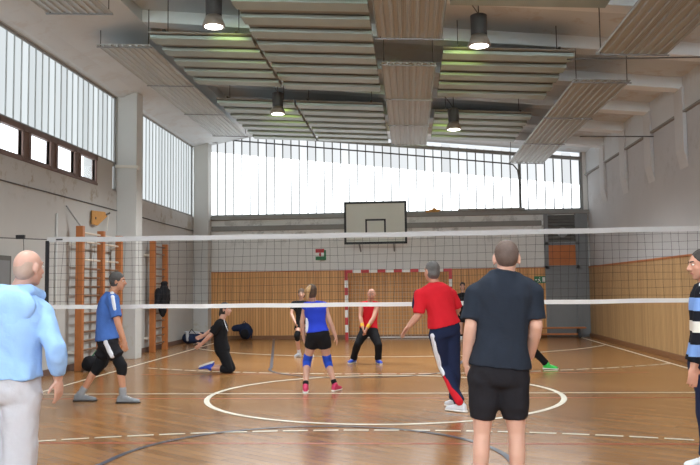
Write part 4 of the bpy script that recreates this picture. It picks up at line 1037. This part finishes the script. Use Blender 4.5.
# --- lunging player mostly hidden
p = Fig('player in black lunging with a green shoe, mostly hidden behind the charcoal T-shirt', 14.8,
    dict(head=(496, 297, -.05), neck=(500, 307), pel=(511, 338), sL=(508, 311), sR=(492, 312), eL=(513, 324, -.1), wL=(507, 334, -.25), eR=(489, 325, -.1), wR=(493, 335, -.25), hL=(516, 341), hR=(506, 341), kL=(533, 350.5, -.05), kR=(498, 352, -.25), aL=(547, 360, 0), aR=(500, 362, .1)),
    (-.2, -1, -.1), .98, toes=dict(R=(-.3, -1, 0), L=(.85, -.5, 0)))
p.body(SK1, dict(R=((.2, -.5, -.8), (1, .2, 0), .4), L=((-.2, -.5, -.8), (-1, .2, 0), .4)))
p.hair(HAIR_DARK, .01, -.01, .004)
p.shirt(C_BLACK, .02, .03, .75, .07, 'shirt', .007)
p.trousers(C_BLACK, .02, .12, 1.9, .068)
for sd in 'LR': p.shoe(sd, C_SHOEGREEN, MAT['white'])
p.face()
# --- man in striped sweater at the right edge
NK = srgb(26, 27, 34)
ST = stripes_mat('striped_knit', [(.943, srgb(122, 156, 214)), (1.037, NK), (1.13, srgb(216, 210, 200)), (1.215, NK), (1.30, srgb(122, 156, 214)), (1.40, NK)], NK)
p = Fig('man in navy, blue and white striped sweater in profile at the right edge', 6.7,
    dict(head=(701, 265), neck=(706.5, 282), pel=(706, 364), sL=(705, 296, -.2), sR=(706, 296, .2), eL=(702, 332, -.25), wL=(694, 366, -.23), eR=(701, 332, .25), wR=(697, 361, .2), hL=(709, 370, -.09), hR=(709, 370, .09), kL=(707, 414, -.1), kR=(706, 414, .1), aL=(714, 452, -.1), aR=(709, 452, .12)),
    (-1, -.05, -.12), 1.02, toes=(-1, -.1, 0), chest=(.02, 0, 0))
p.body(SK2, dict(L=((-.12, 0, -1), (0, 1, 0), .35), R=((-.12, 0, -1), (0, -1, 0), .35)), .0065)
p.hair(HAIR_DARK, .011, -.0, .004, None, .007, .002)
p.shirt(ST, .03, .02, 1.9, .05, 'sweater', .008, .03)
m = MB(); S_, E_ = p.j['sL'], p.j['eL']; nk = p.j['neck']; m.chain([nk + V((-.02, -.09, .0)), S_.lerp(nk, .4) + V((-.03, -.02, .045)), S_ + V((-.035, -.05, .02))], [.025, .028, .026]); m.skinned('shoulder_patch', C_WHITE, p.root, .01, 2)
p.trousers(C_NAVY, .022, .1, 1.95, .08)
for sd in 'LR': p.shoe(sd, C_SHOEWHITE, MAT['black'])
p.face()
# --- kneeling player
p = Fig('dark-haired player in black kneeling with arms swept back and blue shoes', 14.4,
    dict(head=(226, 309.5), neck=(221.5, 320), pel=(222.5, 350), sR=(218.5, 325, -.18), sL=(221, 325, .18), eR=(211, 335, -.24), wR=(202, 343.5, -.22), eL=(211, 331, .24), wL=(204, 335.5, .22), hR=(222.5, 353, -.085), hL=(223.5, 353, .085), kR=(229.5, 369.3, -.12), kL=(231.5, 366.5, .12), aR=(210, 370, -.12), aL=(211, 367.3, .12)),
    (.95, -.25, -.1), .98, toes=dict(R=(-.93, 0, -.3), L=(-.93, 0, -.3)), chest=(-.03, 0, 0), free=True)
for n in ('kR', 'kL'): p.j[n].z = .075
for n in ('aR', 'aL'): p.j[n].z = .11
p.body(SK1, dict(R=((-.8, 0, -.6), (0, 1, 0), .35), L=((-.9, 0, -.35), (0, -1, 0), .35)))
p.hair(HAIR_DARK, .014, -.02, .006, lambda mb, c, f, u, r, k: mb.chain([c - f * .06, c - f * .09 - u * .1], [.07, .045]))
p.shirt(C_BLACK, .024, -.02, .85, .07, 'shirt', .009)
p.trousers(C_BLACK, .02, .12, 1.42, .068)
for sd in 'LR': p.shoe(sd, C_SHOEBLUE); 
m = MB(); nk = p.j['neck']; m.tube([nk + V((.07, -.1, .01)), nk + V((.1, -.12, -.08)), nk + V((.15, -.11, -.2))], .008, 6); m.build('neck_cord', C_WHITE, p.root, smooth=True)
p.face()

# ------------------------------------------------------------------ light, sky, camera
w = bpy.data.worlds.new('World'); SC.world = w; w.use_nodes = True
bg = w.node_tree.nodes['Background']; bg.inputs[0].default_value = (.85, .93, 1, 1); bg.inputs[1].default_value = 2.2
cam = bpy.data.cameras.new('Camera'); cam.sensor_width = 36; cam.lens = 36 * F / 700; cam.clip_start = .05; cam.clip_end = 200
co = bpy.data.objects.new('Camera', cam); COL.objects.link(co)
co.matrix_world = Matrix.Translation(CAM) @ M3.to_4x4()
SC.camera = co
SC.view_settings.view_transform = 'Standard'; SC.view_settings.look = 'None'; SC.view_settings.gamma = 1; SC.view_settings.use_curve_mapping = False
SC.view_settings.exposure = 0.47
SC.cycles.use_denoising = True
SC.cycles.max_bounces = 8; SC.cycles.diffuse_bounces = 5; SC.cycles.transparent_max_bounces = 16
SC.cycles.sample_clamp_indirect = 6
